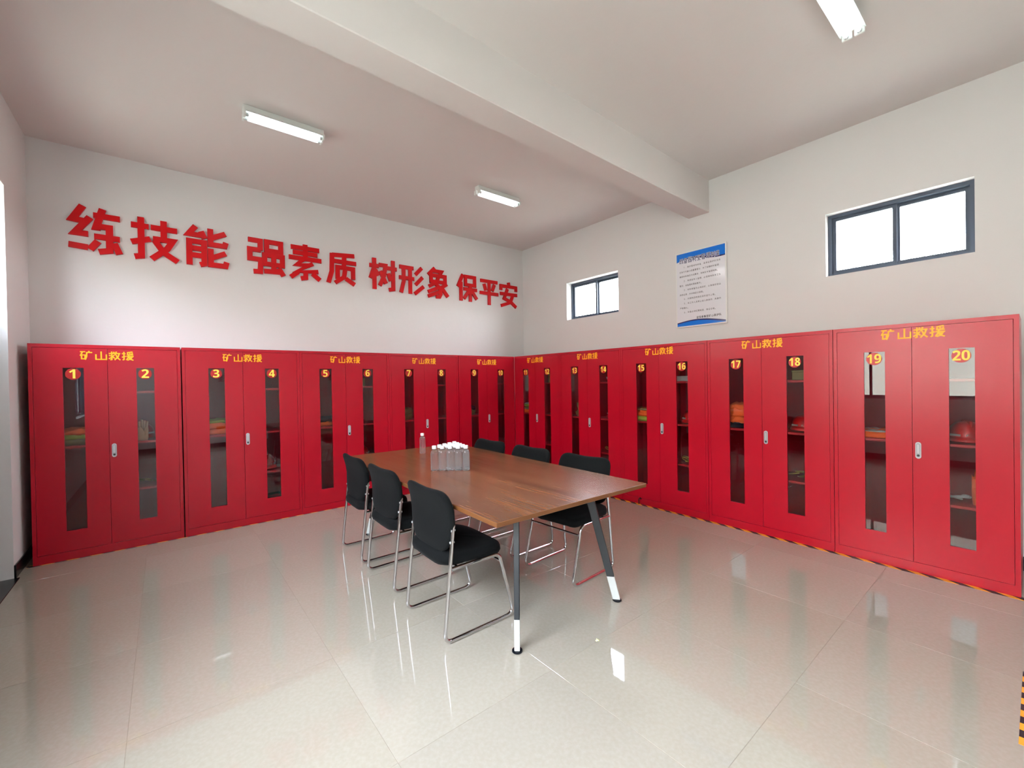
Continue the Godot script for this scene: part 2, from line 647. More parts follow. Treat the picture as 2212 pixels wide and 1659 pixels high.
# a sliding window in a wall; local x along the wall, y up, z towards the room
func window(called: String, at: Vector3, turn: float, w: float, h: float, leaves: int) -> void:
	var o := Node3D.new()
	o.name = called
	o.set_meta("kind", "structure")
	o.position = at
	o.rotation.y = turn
	add_child(o)
	var f := 0.030
	var st := mb()
	ring(st, Rect2(0, 0, w, h), Rect2(f, f, w - 2 * f, h - 2 * f), -0.09, 0.0)
	part("frame", st.commit(), M.alu, o)
	var lw := (w - 2 * f) / leaves
	var s := 0.028
	for k in leaves:
		var x := f + lw * k
		var zc := -0.03 if k % 2 == 0 else -0.06
		var ov := 0.012 if k < leaves - 1 else 0.0
		var sst := mb()
		ring(sst, Rect2(x, f, lw + ov, h - 2 * f), Rect2(x + s, f + s, lw + ov - 2 * s, h - 2 * f - 2 * s), zc - 0.012, zc + 0.012)
		var sash := part("sash", sst.commit(), M.alu, o)
		part("pane", box_mesh(Vector3(x + s, f + s, zc - 0.003), Vector3(x + lw + ov - s, h - f - s, zc + 0.003)), M.window_glass, sash)

func build_windows() -> void:
	# local +z looks into the room
	window("window_1", Vector3(XR + 0.105, W1[2], W1[0]), -PI / 2, W1[1] - W1[0], W1[3] - W1[2], 2)
	window("window_2", Vector3(XR + 0.075, W2[2], W2[0]), -PI / 2, W2[1] - W2[0], W2[3] - W2[2], 2)
	window("window_3", Vector3(XL - 0.08, LW[2], LW[1]), PI / 2, LW[1] - LW[0], LW[3] - LW[2], 4)
	window("window_4", Vector3(XL - 0.08, LW2[2], LW2[1]), PI / 2, LW2[1] - LW2[0], LW2[3] - LW2[2], 4)

# ------------------------------------------------------------------ lamps
func build_lamps() -> void:
	var spots := [
		[Vector3(-3.362, HC, 1.145), "twin-tube ceiling lamp above the raised red slogan"],
		[Vector3(-1.105, HC, 1.10), "twin-tube ceiling lamp near the room corner, between slogan wall and beam"],
		[Vector3(-1.085, HC, 4.365), "twin-tube ceiling lamp cut off by the picture edge, beyond the ceiling beam"],
		[Vector3(-3.375, HC, 4.365), "twin-tube ceiling lamp overhead, out of the photograph"]]
	for s in spots:
		var t := thing("ceiling_lamp", s[1], "ceiling lamp", s[0], 0.0, "twin-tube ceiling lamps")
		var L := 0.300
		var st := mb()
		box(st, Vector3(-L, -0.045, -0.036), Vector3(L, 0, 0.036), 0.003)
		part("housing", st.commit(), M.enamel, t)
		var tr := mb()
		var prof := PackedVector2Array([Vector2(-0.066, -0.062), Vector2(-0.066, -0.066), Vector2(-0.02, -0.050), Vector2(0.02, -0.050), Vector2(0.066, -0.066), Vector2(0.066, -0.062), Vector2(0.034, -0.0455), Vector2(-0.034, -0.0455)])
		prism(tr, prof, -L + 0.012, L - 0.012, Transform3D(Basis(Vector3(0, 0, 1), Vector3(0, 1, 0), Vector3(-1, 0, 0)), Vector3.ZERO))
		part("reflector", tr.commit(), M.enamel, t)
		for e in [-1.0, 1.0]:
			var eb := mb()
			box(eb, Vector3(minf(e * L, e * (L - 0.016)), -0.092, -0.058), Vector3(maxf(e * L, e * (L - 0.016)), -0.046, -0.006), 0.003)
			box(eb, Vector3(minf(e * L, e * (L - 0.016)), -0.092, 0.006), Vector3(maxf(e * L, e * (L - 0.016)), -0.046, 0.058), 0.003)
			part("lamp_holder", eb.commit(), M.enamel, t)
		for z in [-0.032, 0.032]:
			var ts := mb()
			sweep(ts, PackedVector3Array([Vector3(-L + 0.036, -0.077, z), Vector3(L - 0.036, -0.077, z)]), 0.013, 14)
			var tb := part("tube", ts.commit(), M.tube, t)
			for e in [-1.0, 1.0]:
				var cs := mb()
				sweep(cs, PackedVector3Array([Vector3(e * (L - 0.036), -0.077, z), Vector3(e * (L - 0.0165), -0.077, z)]), 0.0134, 14)
				part("tube_cap", cs.commit(), M.silver, tb)
		var al := AreaLight3D.new()
		al.name = "lamp_light"
		al.area_size = Vector2(0.54, 0.09)
		al.position = Vector3(0, -0.096, 0)
		al.rotation.x = -PI / 2
		al.light_color = Color(1.0, 0.985, 0.985)
		al.light_energy = LAMP_E
		al.area_range = 12.0
		al.area_attenuation = 2.0
		al.shadow_enabled = true
		t.add_child(al)

# ------------------------------------------------------------------ cabinets
func text_mesh(s: String, h: float) -> TextMesh:
	var t := TextMesh.new()
	var f := SystemFont.new()
	f.font_names = PackedStringArray(["Droid Sans"])
	f.font_weight = 700
	t.font = f
	t.text = s
	t.font_size = 64
	t.pixel_size = h / 46.0
	t.depth = 0.0006
	t.horizontal_alignment = HORIZONTAL_ALIGNMENT_CENTER
	t.vertical_alignment = VERTICAL_ALIGNMENT_CENTER
	return t

func handle_mesh() -> ArrayMesh:
	var st := mb()
	prism(st, round_rect(0.031, 0.118, 0.0154, 8), 0.0, 0.006)
	st.set_material(M.handle)
	var am := st.commit()
	var s2 := mb()
	prism(s2, round_rect(0.023, 0.10, 0.0114, 8), 0.006, 0.0064)
	s2.set_material(M.handle_dark)
	s2.commit(am)
	var s3 := mb()
	box(s3, Vector3(-0.008, -0.022, 0.006), Vector3(0.008, 0.045, 0.011), 0.002)
	s3.set_material(M.handle)
	s3.commit(am)
	var s4 := mb()
	prism(s4, _shift(disc(0.0075, 16), Vector2(0, -0.037)), 0.006, 0.0085)
	s4.set_material(M.black)
	s4.commit(am)
	return am

func _shift(p: PackedVector2Array, d: Vector2) -> PackedVector2Array:
	var o := PackedVector2Array()
	for q in p:
		o.append(q + d)
	return o

const WORDS := ["one", "two", "three", "four", "five", "six", "seven", "eight", "nine", "ten", "eleven", "twelve", "thirteen", "fourteen", "fifteen", "sixteen", "seventeen", "eighteen", "nineteen", "twenty"]
var handle_shape: ArrayMesh

func cabinet(at: Vector3, turn: float, w: float, first: int, where: String) -> void:
	var t := thing("cabinet", "red cabinet numbered %s and %s, %s" % [WORDS[first - 1], WORDS[first], where], "cabinet", at, turn, "red two-door rescue gear cabinets")
	var D := 0.42
	var s := 0.024      # side returns
	var top := 0.028
	var pl := 0.070
	var g := 0.0022
	# carcass: face frame, sides, top, bottom, back
	var st := mb()
	ring(st, Rect2(0, 0, w, CH), Rect2(s, pl, w - 2 * s, CH - top - pl), -0.024, 0.0)
	box(st, Vector3(0, 0, -D), Vector3(0.0015, CH, -0.024))
	box(st, Vector3(w - 0.0015, 0, -D), Vector3(w, CH, -0.024))
	box(st, Vector3(0.0015, CH - 0.0015, -D), Vector3(w - 0.0015, CH, -0.024))
	box(st, Vector3(0.0015, 0.05, -D), Vector3(w - 0.0015, 0.052, -0.024))
	box(st, Vector3(0.0015, 0.05, -D), Vector3(w - 0.0015, CH - 0.0015, -D + 0.0015))
	part("carcass", st.commit(), M.red, t)
	var mid := w * 0.485
	part("divider", box_mesh(Vector3(mid - 0.0075, 0.052, -D + 0.002), Vector3(mid + 0.0075, CH - 0.002, -0.03)), M.red_in, t)
	# shelves: one behind the first pane, three behind the second
	for y in [0.92]:
		part("shelf", box_mesh(Vector3(0.002, y, -D + 0.003), Vector3(mid - 0.008, y + 0.02, -0.0215), 0.002), M.red_in, t)
	for y in [0.50, 0.92, 1.37]:
		part("shelf", box_mesh(Vector3(mid + 0.008, y, -D + 0.003), Vector3(w - 0.002, y + 0.02, -0.0215), 0.002), M.red_in, t)
	# doors
	var seam := w * 0.4815
	for k in 2:
		var x0 := s + g if k == 0 else seam + g * 0.6
		var x1 := seam - g * 0.6 if k == 0 else w - s - g
		var p0 := w * (0.2002 if k == 0 else 0.6753)
		var p1 := w * (0.3286 if k == 0 else 0.8018)
		var py0 := 0.2395
		var py1 := 1.597
		var ds := mb()
		ring(ds, Rect2(x0, pl + g, x1 - x0, CH - top - pl - 2 * g), Rect2(p0, py0, p1 - p0, py1 - py0), -0.02, -0.0008)
		var door := part("door", ds.commit(), M.red, t)
		part("pane", box_mesh(Vector3(p0, py0, -0.010), Vector3(p1, py1, -0.006)), M.pane, door)
		var cx := (p0 + p1) / 2 - 0.002
		var dst := mb()
		prism(dst, disc(0.0472, 36), 0.0, 0.0006, Transform3D(Basis.IDENTITY, Vector3(cx, 1.545, -0.0059)))
		part("number_disc", dst.commit(), M.disc_red, door)
		var num := part("number", text_mesh(str(first + k), 0.076 if first + k < 10 else 0.067), M.number, door, Vector3(cx, 1.545, -0.0048))
		num.scale.x = 1.0 if first + k < 10 else 0.88
		var ls := mb()
		var tx := seam - 0.169
		for q in 2:
			var ch: String = ["矿", "山", "救", "援"][k * 2 + q]
			glyph(ls, ch, tx + [0.0, 0.0925, 0.177, 0.263][k * 2 + q], (1.6645 if turn == 0.0 else 1.682), 0.0775, 0.0775, 0.0094, -0.0008, 0.0001, 0.00003)
		part("lettering", ls.commit(), M.yellow, door)
		if k == 1:
			var h := part("handle", handle_shape, null, door, Vector3(seam + 0.031, 0.880, -0.0008))
			h.set_meta("label", "pale grey recessed handle with a keyhole")

func build_cabinets() -> void:
	handle_shape = handle_mesh()
	var lx := [[-5.026, -4.060], [-4.050, -3.033], [-3.031, -2.013], [-2.011, -1.009], [-1.001, -0.002]]
	var lw := ["beside the doorway wall", "second along the slogan wall", "behind the near table corner on the slogan wall", "behind the lone water bottle", "in the corner, half in shade"]
	for i in 5:
		cabinet(Vector3(lx[i][0], 0, 0), 0.0, lx[i][1] - lx[i][0], 1 + 2 * i, lw[i])
	var rz := [[0.004, 0.974], [0.976, 1.978], [1.980, 3.012], [3.016, 4.040], [4.044, 5.010]]
	var rw := ["first out of the corner under the small window", "behind the far table chairs", "behind the table end", "under the gap between notice board and large window", "at the open end of the row"]
	for i in 5:
		cabinet(Vector3(0, 0, rz[i][0]), -PI / 2, rz[i][1] - rz[i][0], 11 + 2 * i, rw[i])

# ------------------------------------------------------------------ table
const TURN := 0.0
func build_table() -> void:
	var c := Vector3(-2.325, 0, 2.235)
	var t := thing("meeting_table", "large walnut meeting table on splayed dark legs with white ends", "table", c, deg_to_rad(-1.3))
	var hx := 0.60
	var hz := 1.225
	# top with its own grain
	var st := mb()
	var y := TT
	var uv := [Vector2(0, 0), Vector2(1, 0), Vector2(1, 1), Vector2(0, 1)]
	var e := 0.002
	var v := [Vector3(-hx + e, y, -hz + e), Vector3(hx - e, y, -hz + e), Vector3(hx - e, y, hz - e), Vector3(-hx + e, y, hz - e)]
	for i in [0, 1, 2, 0, 2, 3]:
		st.set_normal(Vector3.UP)
		st.set_uv(uv[i])
		st.add_vertex(v[i])
	part("tabletop", st.commit(), M.wood, t)
	var es := mb()
	box(es, Vector3(-hx, y - 0.025, -hz), Vector3(hx, y - 0.0003, hz), 0.002)
	part("edge_band", es.commit(), M.edge, t)
	# steel frame under the top
	var fs := mb()
	for s in [-1.0, 1.0]:
		box(fs, Vector3(s * 0.27 - 0.015, y - 0.075, -1.0), Vector3(s * 0.27 + 0.015, y - 0.026, 1.0), 0.002)
		box(fs, Vector3(-0.255, y - 0.075, s * 0.985 - 0.015), Vector3(0.255, y - 0.026, s * 0.985 + 0.015), 0.002)
	part("frame", fs.commit(), M.leg_dark, t)
	for sx in [-1.0, 1.0]:
		for sz in [-1.0, 1.0]:
			var foot := Vector3(sx * 0.41, 0, sz * 1.125)
			var head := Vector3(sx * 0.295, y - 0.026, sz * 0.99)
			var ang := atan2(-(foot.z - head.z), foot.x - head.x)
			var cut := func(yy: float, w: float, d: float) -> Array:
				var p := foot.lerp(head, yy / head.y)
				p.y = yy
				var bx := Vector3(cos(ang), 0, -sin(ang))
				var bz := Vector3(sin(ang), 0, cos(ang))
				var out: Array = []
				for q in round_rect(w, d, 0.004, 2):
					out.append(p + bx * q.x - bz * q.y)
				return out
			var leg := part("leg", skin([cut.call(0.158, 0.048, 0.030), cut.call(0.45, 0.050, 0.032), cut.call(head.y, 0.054, 0.034)], false), M.leg_dark, t)
			part("white_end", skin([cut.call(0.014, 0.047, 0.029), cut.call(0.158, 0.0485, 0.0305)], false), M.leg_white, leg).set_meta("label", "white painted leg end")
			var ft := mb()
			lathe(ft, [[0.0, 0.0], [0.026, 0.0], [0.029, 0.004], [0.027, 0.010], [0.012, 0.0145], [0.0, 0.0145]], 20, foot)
			part("foot", ft.commit(), M.foot, leg)

# ------------------------------------------------------------------ chairs
func superloop(a: float, b: float, n: float, m := 40) -> PackedVector2Array:
	var out := PackedVector2Array()
	for k in m:
		var t := TAU * k / m
		var c := cos(t)
		var s := sin(t)
		out.append(Vector2(a * signf(c) * pow(absf(c), 2.0 / n), b * signf(s) * pow(absf(s), 2.0 / n)))
	return out

func make_chair() -> Node3D:
	var t := thing("chair", "", "chair")
	# side frames of one bent chrome tube each
	for s in [-1.0, 1.0]:
		var z: float = s * 0.232
		var pts := [Vector3(0.062, 0.640, z), Vector3(-0.006, 0.0115, z), Vector3(0.478, 0.0115, z), Vector3(0.372, 0.402, z), Vector3(0.045, 0.402, z)]
		var st := mb()
		sweep(st, fillet(pts, 0.05, 7), 0.0108, 12)
		part("side_frame", st.commit(), M.chrome, t)
	var cs := mb()
	sweep(cs, PackedVector3Array([Vector3(0.398, 0.345, -0.226), Vector3(0.398, 0.345, 0.226)]), 0.008, 10)
	part("crossbar", cs.commit(), M.chrome, t)
	var c2 := mb()
	sweep(c2, PackedVector3Array([Vector3(0.09, 0.40, -0.226), Vector3(0.09, 0.40, 0.226)]), 0.008, 10)
	part("crossbar", c2.commit(), M.chrome, t)
	# seat pad
	var loops: Array = []
	for r in [[0.80, 0.408], [0.97, 0.413], [1.0, 0.432], [0.995, 0.452], [0.965, 0.468], [0.88, 0.478], [0.6, 0.484], [0.2, 0.486]]:
		var l: Array = []
		var q := superloop(0.213, 0.238, 5.0)
		for p in q:
			var x: float = p.x * r[0]
			var zz: float = p.y * r[0]
			var sag := -0.020 * smoothstep(0.10, 0.213, x) + 0.004 * sin(p.y * 40.0 + p.x * 13.0) * (1.0 if r[1] < 0.42 else 0.2)
			l.append(Vector3(0.215 + x, r[1] + sag, -zz))
		loops.append(l)
	part("seat", skin(loops), M.fabric, t)
	# backrest: outline in the zy plane, saddle-topped, rolled back along its upper edge
	var out := PackedVector2Array()
	for p in superloop(0.258, 0.180, 4.8, 72):
		var yy := 0.650 + p.y
		var vv := clampf((yy - 0.470) / 0.36, 0.0, 1.0)
		var zz := p.x * (1.0 - 0.22 * pow(1.0 - vv, 2.2) - 0.05 * pow(vv, 4.0))
		out.append(Vector2(zz, yy + 0.027 * smoothstep(0.45, 1.0, vv) * (pow(absf(zz) / 0.235, 2.0) - 0.40)))
	var bl: Array = []
	for r in [[0.10, -0.016], [0.55, -0.017], [0.88, -0.018], [0.965, -0.014], [1.0, -0.004], [1.0, 0.004], [0.965, 0.015], [0.88, 0.020], [0.55, 0.020], [0.10, 0.019]]:
		var l: Array = []
		for p in out:
			var zz: float = p.x * r[0]
			var yy: float = 0.650 + (p.y - 0.650) * r[0]
			var bow := 0.010 * pow(absf(zz) / 0.25, 2.6)
			var lean := 0.056 + 0.05 * (yy - 0.56) - 0.052 * pow(smoothstep(0.62, 0.86, yy), 1.5)
			l.append(Vector3(lean + r[1] + bow - 0.012, yy, -zz))
		bl.append(l)
	part("backrest", skin(bl), M.fabric, t)
	# bolts on the uprights
	for s in [-1.0, 1.0]:
		for y in [0.548, 0.612]:
			var x: float = -0.006 + 0.068 * (y - 0.0115) / 0.6285
			var bs := mb()
			sweep(bs, PackedVector3Array([Vector3(x - 0.0135, y, s * 0.232), Vector3(x + 0.012, y, s * 0.232)]), 0.0068, 10)
			part("bolt", bs.commit(), M.silver, t)
	return t

func build_chairs() -> void:
	var c0 := make_chair()
	# position, turn, label
	var rows := [
		[Vector3(-3.024, 0, 2.829), 0.0, "black fabric chair on chrome sled legs, nearest the camera at the table's doorway side"],
		[Vector3(-3.003, 0, 2.112), 0.5, "black fabric chair on chrome sled legs, middle of the table's doorway side"],
		[Vector3(-2.996, 0, 1.489), -0.5, "black fabric chair on chrome sled legs, furthest from the camera on the doorway side"],
		[Vector3(-1.585, 0, 2.818), 183.5, "black fabric chair at the camera end of the table side facing the notice board wall"],
		[Vector3(-1.590, 0, 2.190), 180.0, "black fabric chair in the middle of the table side facing the notice board wall"],
		[Vector3(-1.590, 0, 1.560), 180.0, "black fabric chair furthest along the table side facing the notice board wall"]]
	for i in 6:
		var c: Node3D = c0
		if i > 0:
			c = c0.duplicate()
			c.name = numbered("chair")
			add_child(c)
		c.position = rows[i][0]
		c.rotation_degrees.y = rows[i][1]
		tag(c, rows[i][2], "chair", "black chairs round the meeting table")

# ------------------------------------------------------------------ slogan
func build_slogan() -> void:
	var rows := [
		["练", -4.836, 2.680, 0.361, 0.424, "first of the slogan, nearest the doorway"],
		["技", -4.412, 2.678, 0.368, 0.420, "second of the slogan"],
		["能", -3.988, 2.682, 0.370, 0.420, "third of the slogan, before the first gap"],
		["强", -3.441, 2.682, 0.369, 0.401, "fourth of the slogan, after the first gap"],
		["素", -3.029, 2.675, 0.375, 0.425, "fifth of the slogan"],
		["质", -2.599, 2.674, 0.369, 0.401, "sixth of the slogan, before the second gap"],
		["树", -2.062, 2.666, 0.377, 0.423, "seventh of the slogan, after the second gap"],
		["形", -1.651, 2.661, 0.372, 0.398, "eighth of the slogan"],
		["象", -1.241, 2.655, 0.370, 0.426, "ninth of the slogan, before the third gap"],
		["保", -0.724, 2.652, 0.365, 0.414, "tenth of the slogan, after the third gap"],
		["平", -0.314, 2.640, 0.377, 0.406, "eleventh of the slogan"],
		["安", 0.083, 2.640, 0.375, 0.409, "last of the slogan, nearest the room corner"]]
	for r in rows:
		var st := mb()
		glyph(st, r[0], 0, 0, r[3], r[4], 0.0515, 0.0, 0.022, 0.00012)
		var o := part("wall_character", st.commit(), M.letter, self, Vector3(r[1], r[2], ZB))
		tag(o, "raised red wall character %s, %s" % [r[0], r[5]], "wall lettering", "raised red characters of the wall slogan")

# ------------------------------------------------------------------ notice board
func build_poster() -> void:
	var w := 0.598
	var h := 0.882
	# local x runs along +z of the room, z towards the room
	var t := thing("notice_board", "white notice board with blue wave bands and rules for managing the equipment room", "notice board", Vector3(XR - 0.004, 2.016, 2.356), -PI / 2)
	var st := mb()
	box(st, Vector3(0, 0, 0), Vector3(w, h, 0.010), 0.002)
	part("board", st.commit(), M.white, t)
	var b := 0.016
	var ps := mb()
	prism(ps, PackedVector2Array([Vector2(b, b), Vector2(w - b, b), Vector2(w - b, h - b), Vector2(b, h - b)]), 0.010, 0.0103)
	var sheet := part("printed_sheet", ps.commit(), M.paper, t)
	var wave := func(y_of: Callable, top: bool, z: float, m: Material) -> void:
		var q := PackedVector2Array()
		for i in 25:
			var x := b + (w - 2 * b) * i / 24.0
			q.append(Vector2(x, y_of.call(float(i) / 24.0)))
		if top:
			q.append(Vector2(w - b, h - b))
			q.append(Vector2(b, h - b))
		else:
			q.append(Vector2(w - b, b))
			q.append(Vector2(b, b))
		var s := mb()
		prism(s, q, z - 0.0001, z)
		part("wave_band", s.commit(), m, sheet)
	wave.call(func(u: float) -> float: return h * (0.870 + 0.028 * sin(u * 5.0 + 0.2) - 0.004 * u), true, 0.0105, M.navy)
	wave.call(func(u: float) -> float: return h * (0.888 + 0.030 * sin(u * 5.4 - 0.5) - 0.004 * u), true, 0.0107, M.blue)
	wave.call(func(u: float) -> float: return h * (0.062 + 0.034 * sin(u * 3.4 + 0.1) - 0.006 * u), false, 0.0105, M.navy)
	wave.call(func(u: float) -> float: return h * (0.048 + 0.034 * sin(u * 3.4 + 0.1) - 0.012 * u), false, 0.0107, M.blue)
	# title with a pale outline, then the rules
	var title := "战备器材室管理制度"
	var hs := mb()
	var ts := mb()
	for i in title.length():
		var x := w * 0.085 + i * 0.0533
		glyph(hs, title[i], x, h * 0.850, 0.046, 0.062, 0.0115, 0.0108, 0.0109, 0.000004)
		glyph(ts, title[i], x, h * 0.850, 0.046, 0.062, 0.0050, 0.0112, 0.0113, 0.000004)
	part("title_outline", hs.commit(), M.halo, sheet)
	part("title", ts.commit(), M.title, sheet)
	var lines := [
		[0.165, 0.203, "1、救护器材和装备，是保证救护队完成"],
		[0.085, 0.262, "任务不可缺少的重要部分，为了加强材料管理，"],
		[0.085, 0.322, "确保材料满足作战需求，特制定本管理制度。"],
		[0.165, 0.383, "2、库房由专人管理，必须保持库房卫生"],
		[0.085, 0.443, "整洁，设备器材摆放整齐。"],
		[0.165, 0.503, "3、材料保管员必须及时，认真做好进出"],
		[0.085, 0.563, "库的记录，并详细登记造册。"],
		[0.165, 0.622, "4、对损耗的物资应及时进行上报。"],
		[0.165, 0.681, "5、非工作人员禁止进入库房内，库房内"],
		[0.085, 0.741, "严禁烟火。"],
		[0.165, 0.799, "6、装备必须定期检查，保证合格。"]]
	for l in lines:
		var ls := mb()
		var s: String = l[2]
		var pitch := 0.0243 if l[0] > 0.1 else 0.0232
		for i in s.length():
			glyph(ls, s[i], w * l[0] + i * pitch, h * (1.0 - l[1]) - 0.0105, 0.0195, 0.0205, 0.0019, 0.0103, 0.01045, 0.000002)
		part("text_line", ls.commit(), M.ink, sheet)
	var sg := mb()
	var sign_ := "金恒泰集团矿山救护队"
	for i in sign_.length():
		glyph(sg, sign_[i], w * 0.42 + i * 0.0288, h * 0.1005, 0.0245, 0.026, 0.0030, 0.0109, 0.0110, 0.000002)
	part("signature_line", sg.commit(), M.ink, sheet)

# two upright signboards on the wall behind the camera, seen reflected in the cabinet panes
func build_boards() -> void:
	for b in [[-3.05, "white signboard with a red foot band mirrored in pane three"], [-0.62, "white signboard with dark upright lettering mirrored in pane five"]]:
		var t := thing("signboard", b[1], "signboard", Vector3(b[0] as float, 0.42, ZF - 0.004), PI, "white signboards on the wall behind the camera")
		part("board", box_mesh(Vector3(-0.22, 0, 0), Vector3(0.22, 1.40, 0.012), 0.002), M.white, t)
		part("foot_band", box_mesh(Vector3(-0.219, 0.001, 0.0118), Vector3(0.219, 0.06, 0.0132)), M.disc_red, t)
		var st := mb()
		var txt := "摆放整齐"
		for i in 4:
			glyph(st, txt[i], -0.055, 0.88 - 0.125 * i, 0.105, 0.105, 0.011, 0.0121, 0.0126, 0.00001)
		for i in 2:
			glyph(st, "管理"[i], -0.17 + 0.18 * i, 1.10, 0.155, 0.155, 0.017, 0.0121, 0.0126, 0.00001)
		part("lettering", st.commit(), M.title, t)

# ------------------------------------------------------------------ bottles
func build_bottles() -> void:
	var t := thing("water_bottle", "", "bottle")
	var st := mb()
	# body of water and clear plastic, solid
	lathe(st, [[0.0, 0.0], [0.020, 0.0], [0.0275, 0.004], [0.0285, 0.010], [0.0285, 0.130], [0.0278, 0.139], [0.0250, 0.148], [0.0200, 0.155], [0.0145, 0.160], [0.0125, 0.164], [0.0125, 0.1675], [0.0, 0.1675]], 28)
	part("body", st.commit(), M.bottle, t)
	var cs := mb()
	lathe(cs, [[0.0, 0.1680], [0.0165, 0.1680], [0.0170, 0.1705], [0.0170, 0.189], [0.0158, 0.1915], [0.0, 0.1915]], 24)
	part("cap", cs.commit(), M.cap, t)
	var spots: Array = []
	spots.append([Vector3(-2.262, TT, 1.345), "clear water bottle with white cap standing alone towards the far end of the table"])
	# fifteen bottles in a triangle, five across the front
	var a := Vector3(-2.575, TT, 2.150)
	var b := Vector3(-2.388, TT, 2.307)
	var step := (b - a) / 4.0
	var back := Vector3(step.z, 0, -step.x).normalized() * step.length() * 0.90
	for row in 5:
		for k in 5 - row:
			var p := a + step * (k + row * 0.5) + back * row
			var nm: String
			if row == 0:
				nm = ["clear water bottle at the front row's doorway end of the cluster on the table", "second clear water bottle along the front row of the cluster", "middle clear water bottle in the front row of the cluster", "fourth clear water bottle along the front row of the cluster", "clear water bottle at the front row's window end of the cluster on the table"][k]
			elif row == 4:
				nm = "clear water bottle alone at the tip of the triangular cluster"
			else:
				nm = "clear water bottle in the %s row behind the cluster front, %s" % [["second", "third", "fourth"][row - 1], [["first from the doorway side", "second from the doorway side", "third from the doorway side", "fourth from the doorway side"], ["on the doorway side", "in the middle", "on the window side"], ["on the doorway side", "on the window side"]][row - 1][k]]
			spots.append([p, nm])
	for i in spots.size():
		var c: Node3D = t
		if i > 0:
			c = t.duplicate()
			c.name = numbered("water_bottle")
			add_child(c)
		c.position = spots[i][0]
		tag(c, spots[i][1], "bottle", "capped water bottles on the table")

# ------------------------------------------------------------------ what is kept in the cabinets
# p: distance along the run measured like the cabinets, depth behind the fronts
func inside(run: int, u: float, y: float, depth: float) -> Vector3:
	return Vector3(u, y, -depth) if run == 0 else Vector3(depth, y, u)

func make_helmet(band: bool) -> Node3D:
	var t := thing("helmet", "", "helmet")
	var loops: Array = []
	for r in [[1.0, 0.03], [0.99, 0.055], [0.95, 0.085], [0.84, 0.115], [0.66, 0.138], [0.42, 0.152], [0.15, 0.158]]:
		var l: Array = []
		for p in superloop(0.108 * r[0], 0.13 * r[0], 2.2, 32):
			l.append(Vector3(p.x, r[1], -p.y))
		loops.append(l)
	part("shell", skin(loops), M.helmet, t)
	var br: Array = []
	for r in [[0.96, 0.0], [1.12, 0.0], [1.14, 0.008], [1.04, 0.03], [0.98, 0.032]]:
		var l: Array = []
		for p in superloop(0.108 * r[0], 0.13 * r[0], 2.2, 32):
			l.append(Vector3(p.x, r[1] - 0.012 * maxf(0.0, p.y), -p.y + (0.02 if p.y < 0 else 0.0) * absf(p.y) / 0.13))
		br.append(l)
	part("brim", skin(br), M.helmet, t).position.y = 0.012
	var rd := mb()
	box(rd, Vector3(-0.008, 0.05, -0.10), Vector3(0.008, 0.168, 0.10), 0.006)
	part("crest", rd.commit(), M.helmet, t)
	if band:
		for a in [-0.75, 0.0, 0.75]:
			var bs := mb()
			box(bs, Vector3(-0.032, 0.052, 0.118), Vector3(0.032, 0.068, 0.125), 0.001, Transform3D(Basis(Vector3.UP, a), Vector3(0, 0, 0)))
			part("reflective_band", bs.commit(), M.silver, t)
	t.scale = Vector3.ONE * 0.92
	return t

func fold(w: float, h: float, d: float, sd: int) -> ArrayMesh:
	var n := FastNoiseLite.new()
	n.seed = sd
	n.frequency = 11.0
	n.fractal_octaves = 3
	var loops: Array = []
	for r in [[0.9, 0.0], [1.0, 0.2], [1.03, 0.5], [0.98, 0.85], [0.85, 1.0], [0.4, 1.06]]:
		var l: Array = []
		for p in superloop(w / 2 * r[0], d / 2 * r[0], 3.2, 48):
			var k := n.get_noise_3d(p.x, r[1] * h * 3.0, p.y)
			l.append(Vector3(p.x * (1 + 0.12 * k), r[1] * h * (1 + 0.8 * k * (1.0 if r[1] > 0.3 else 0.0)), -p.y * (1 + 0.14 * k)))
		loops.append(l)
	return skin(loops)

func make_clothes(layers: Array) -> Node3D:
	# layers: [material, height]
	var t := thing("folded_clothes", "", "clothes")
	var y := 0.0
	for i in layers.size():
		part("garment", fold(0.30 - 0.02 * i, layers[i][1], 0.26, 31 + i * 5 + counts.get("folded_clothes", 0)), layers[i][0], t, Vector3(0.012 * (i % 2), y, 0))
		y += layers[i][1] * 0.92
	return t

func put(o: Node3D, run: int, u: float, y: float, depth: float, label: String, group := "", turn := 0.0) -> void:
	o.position = inside(run, u, y, depth)
	o.rotation.y = (0.0 if run == 0 else -PI / 2) + turn
	o.set_meta("label", label)
	if group != "":
		o.set_meta("group", group)

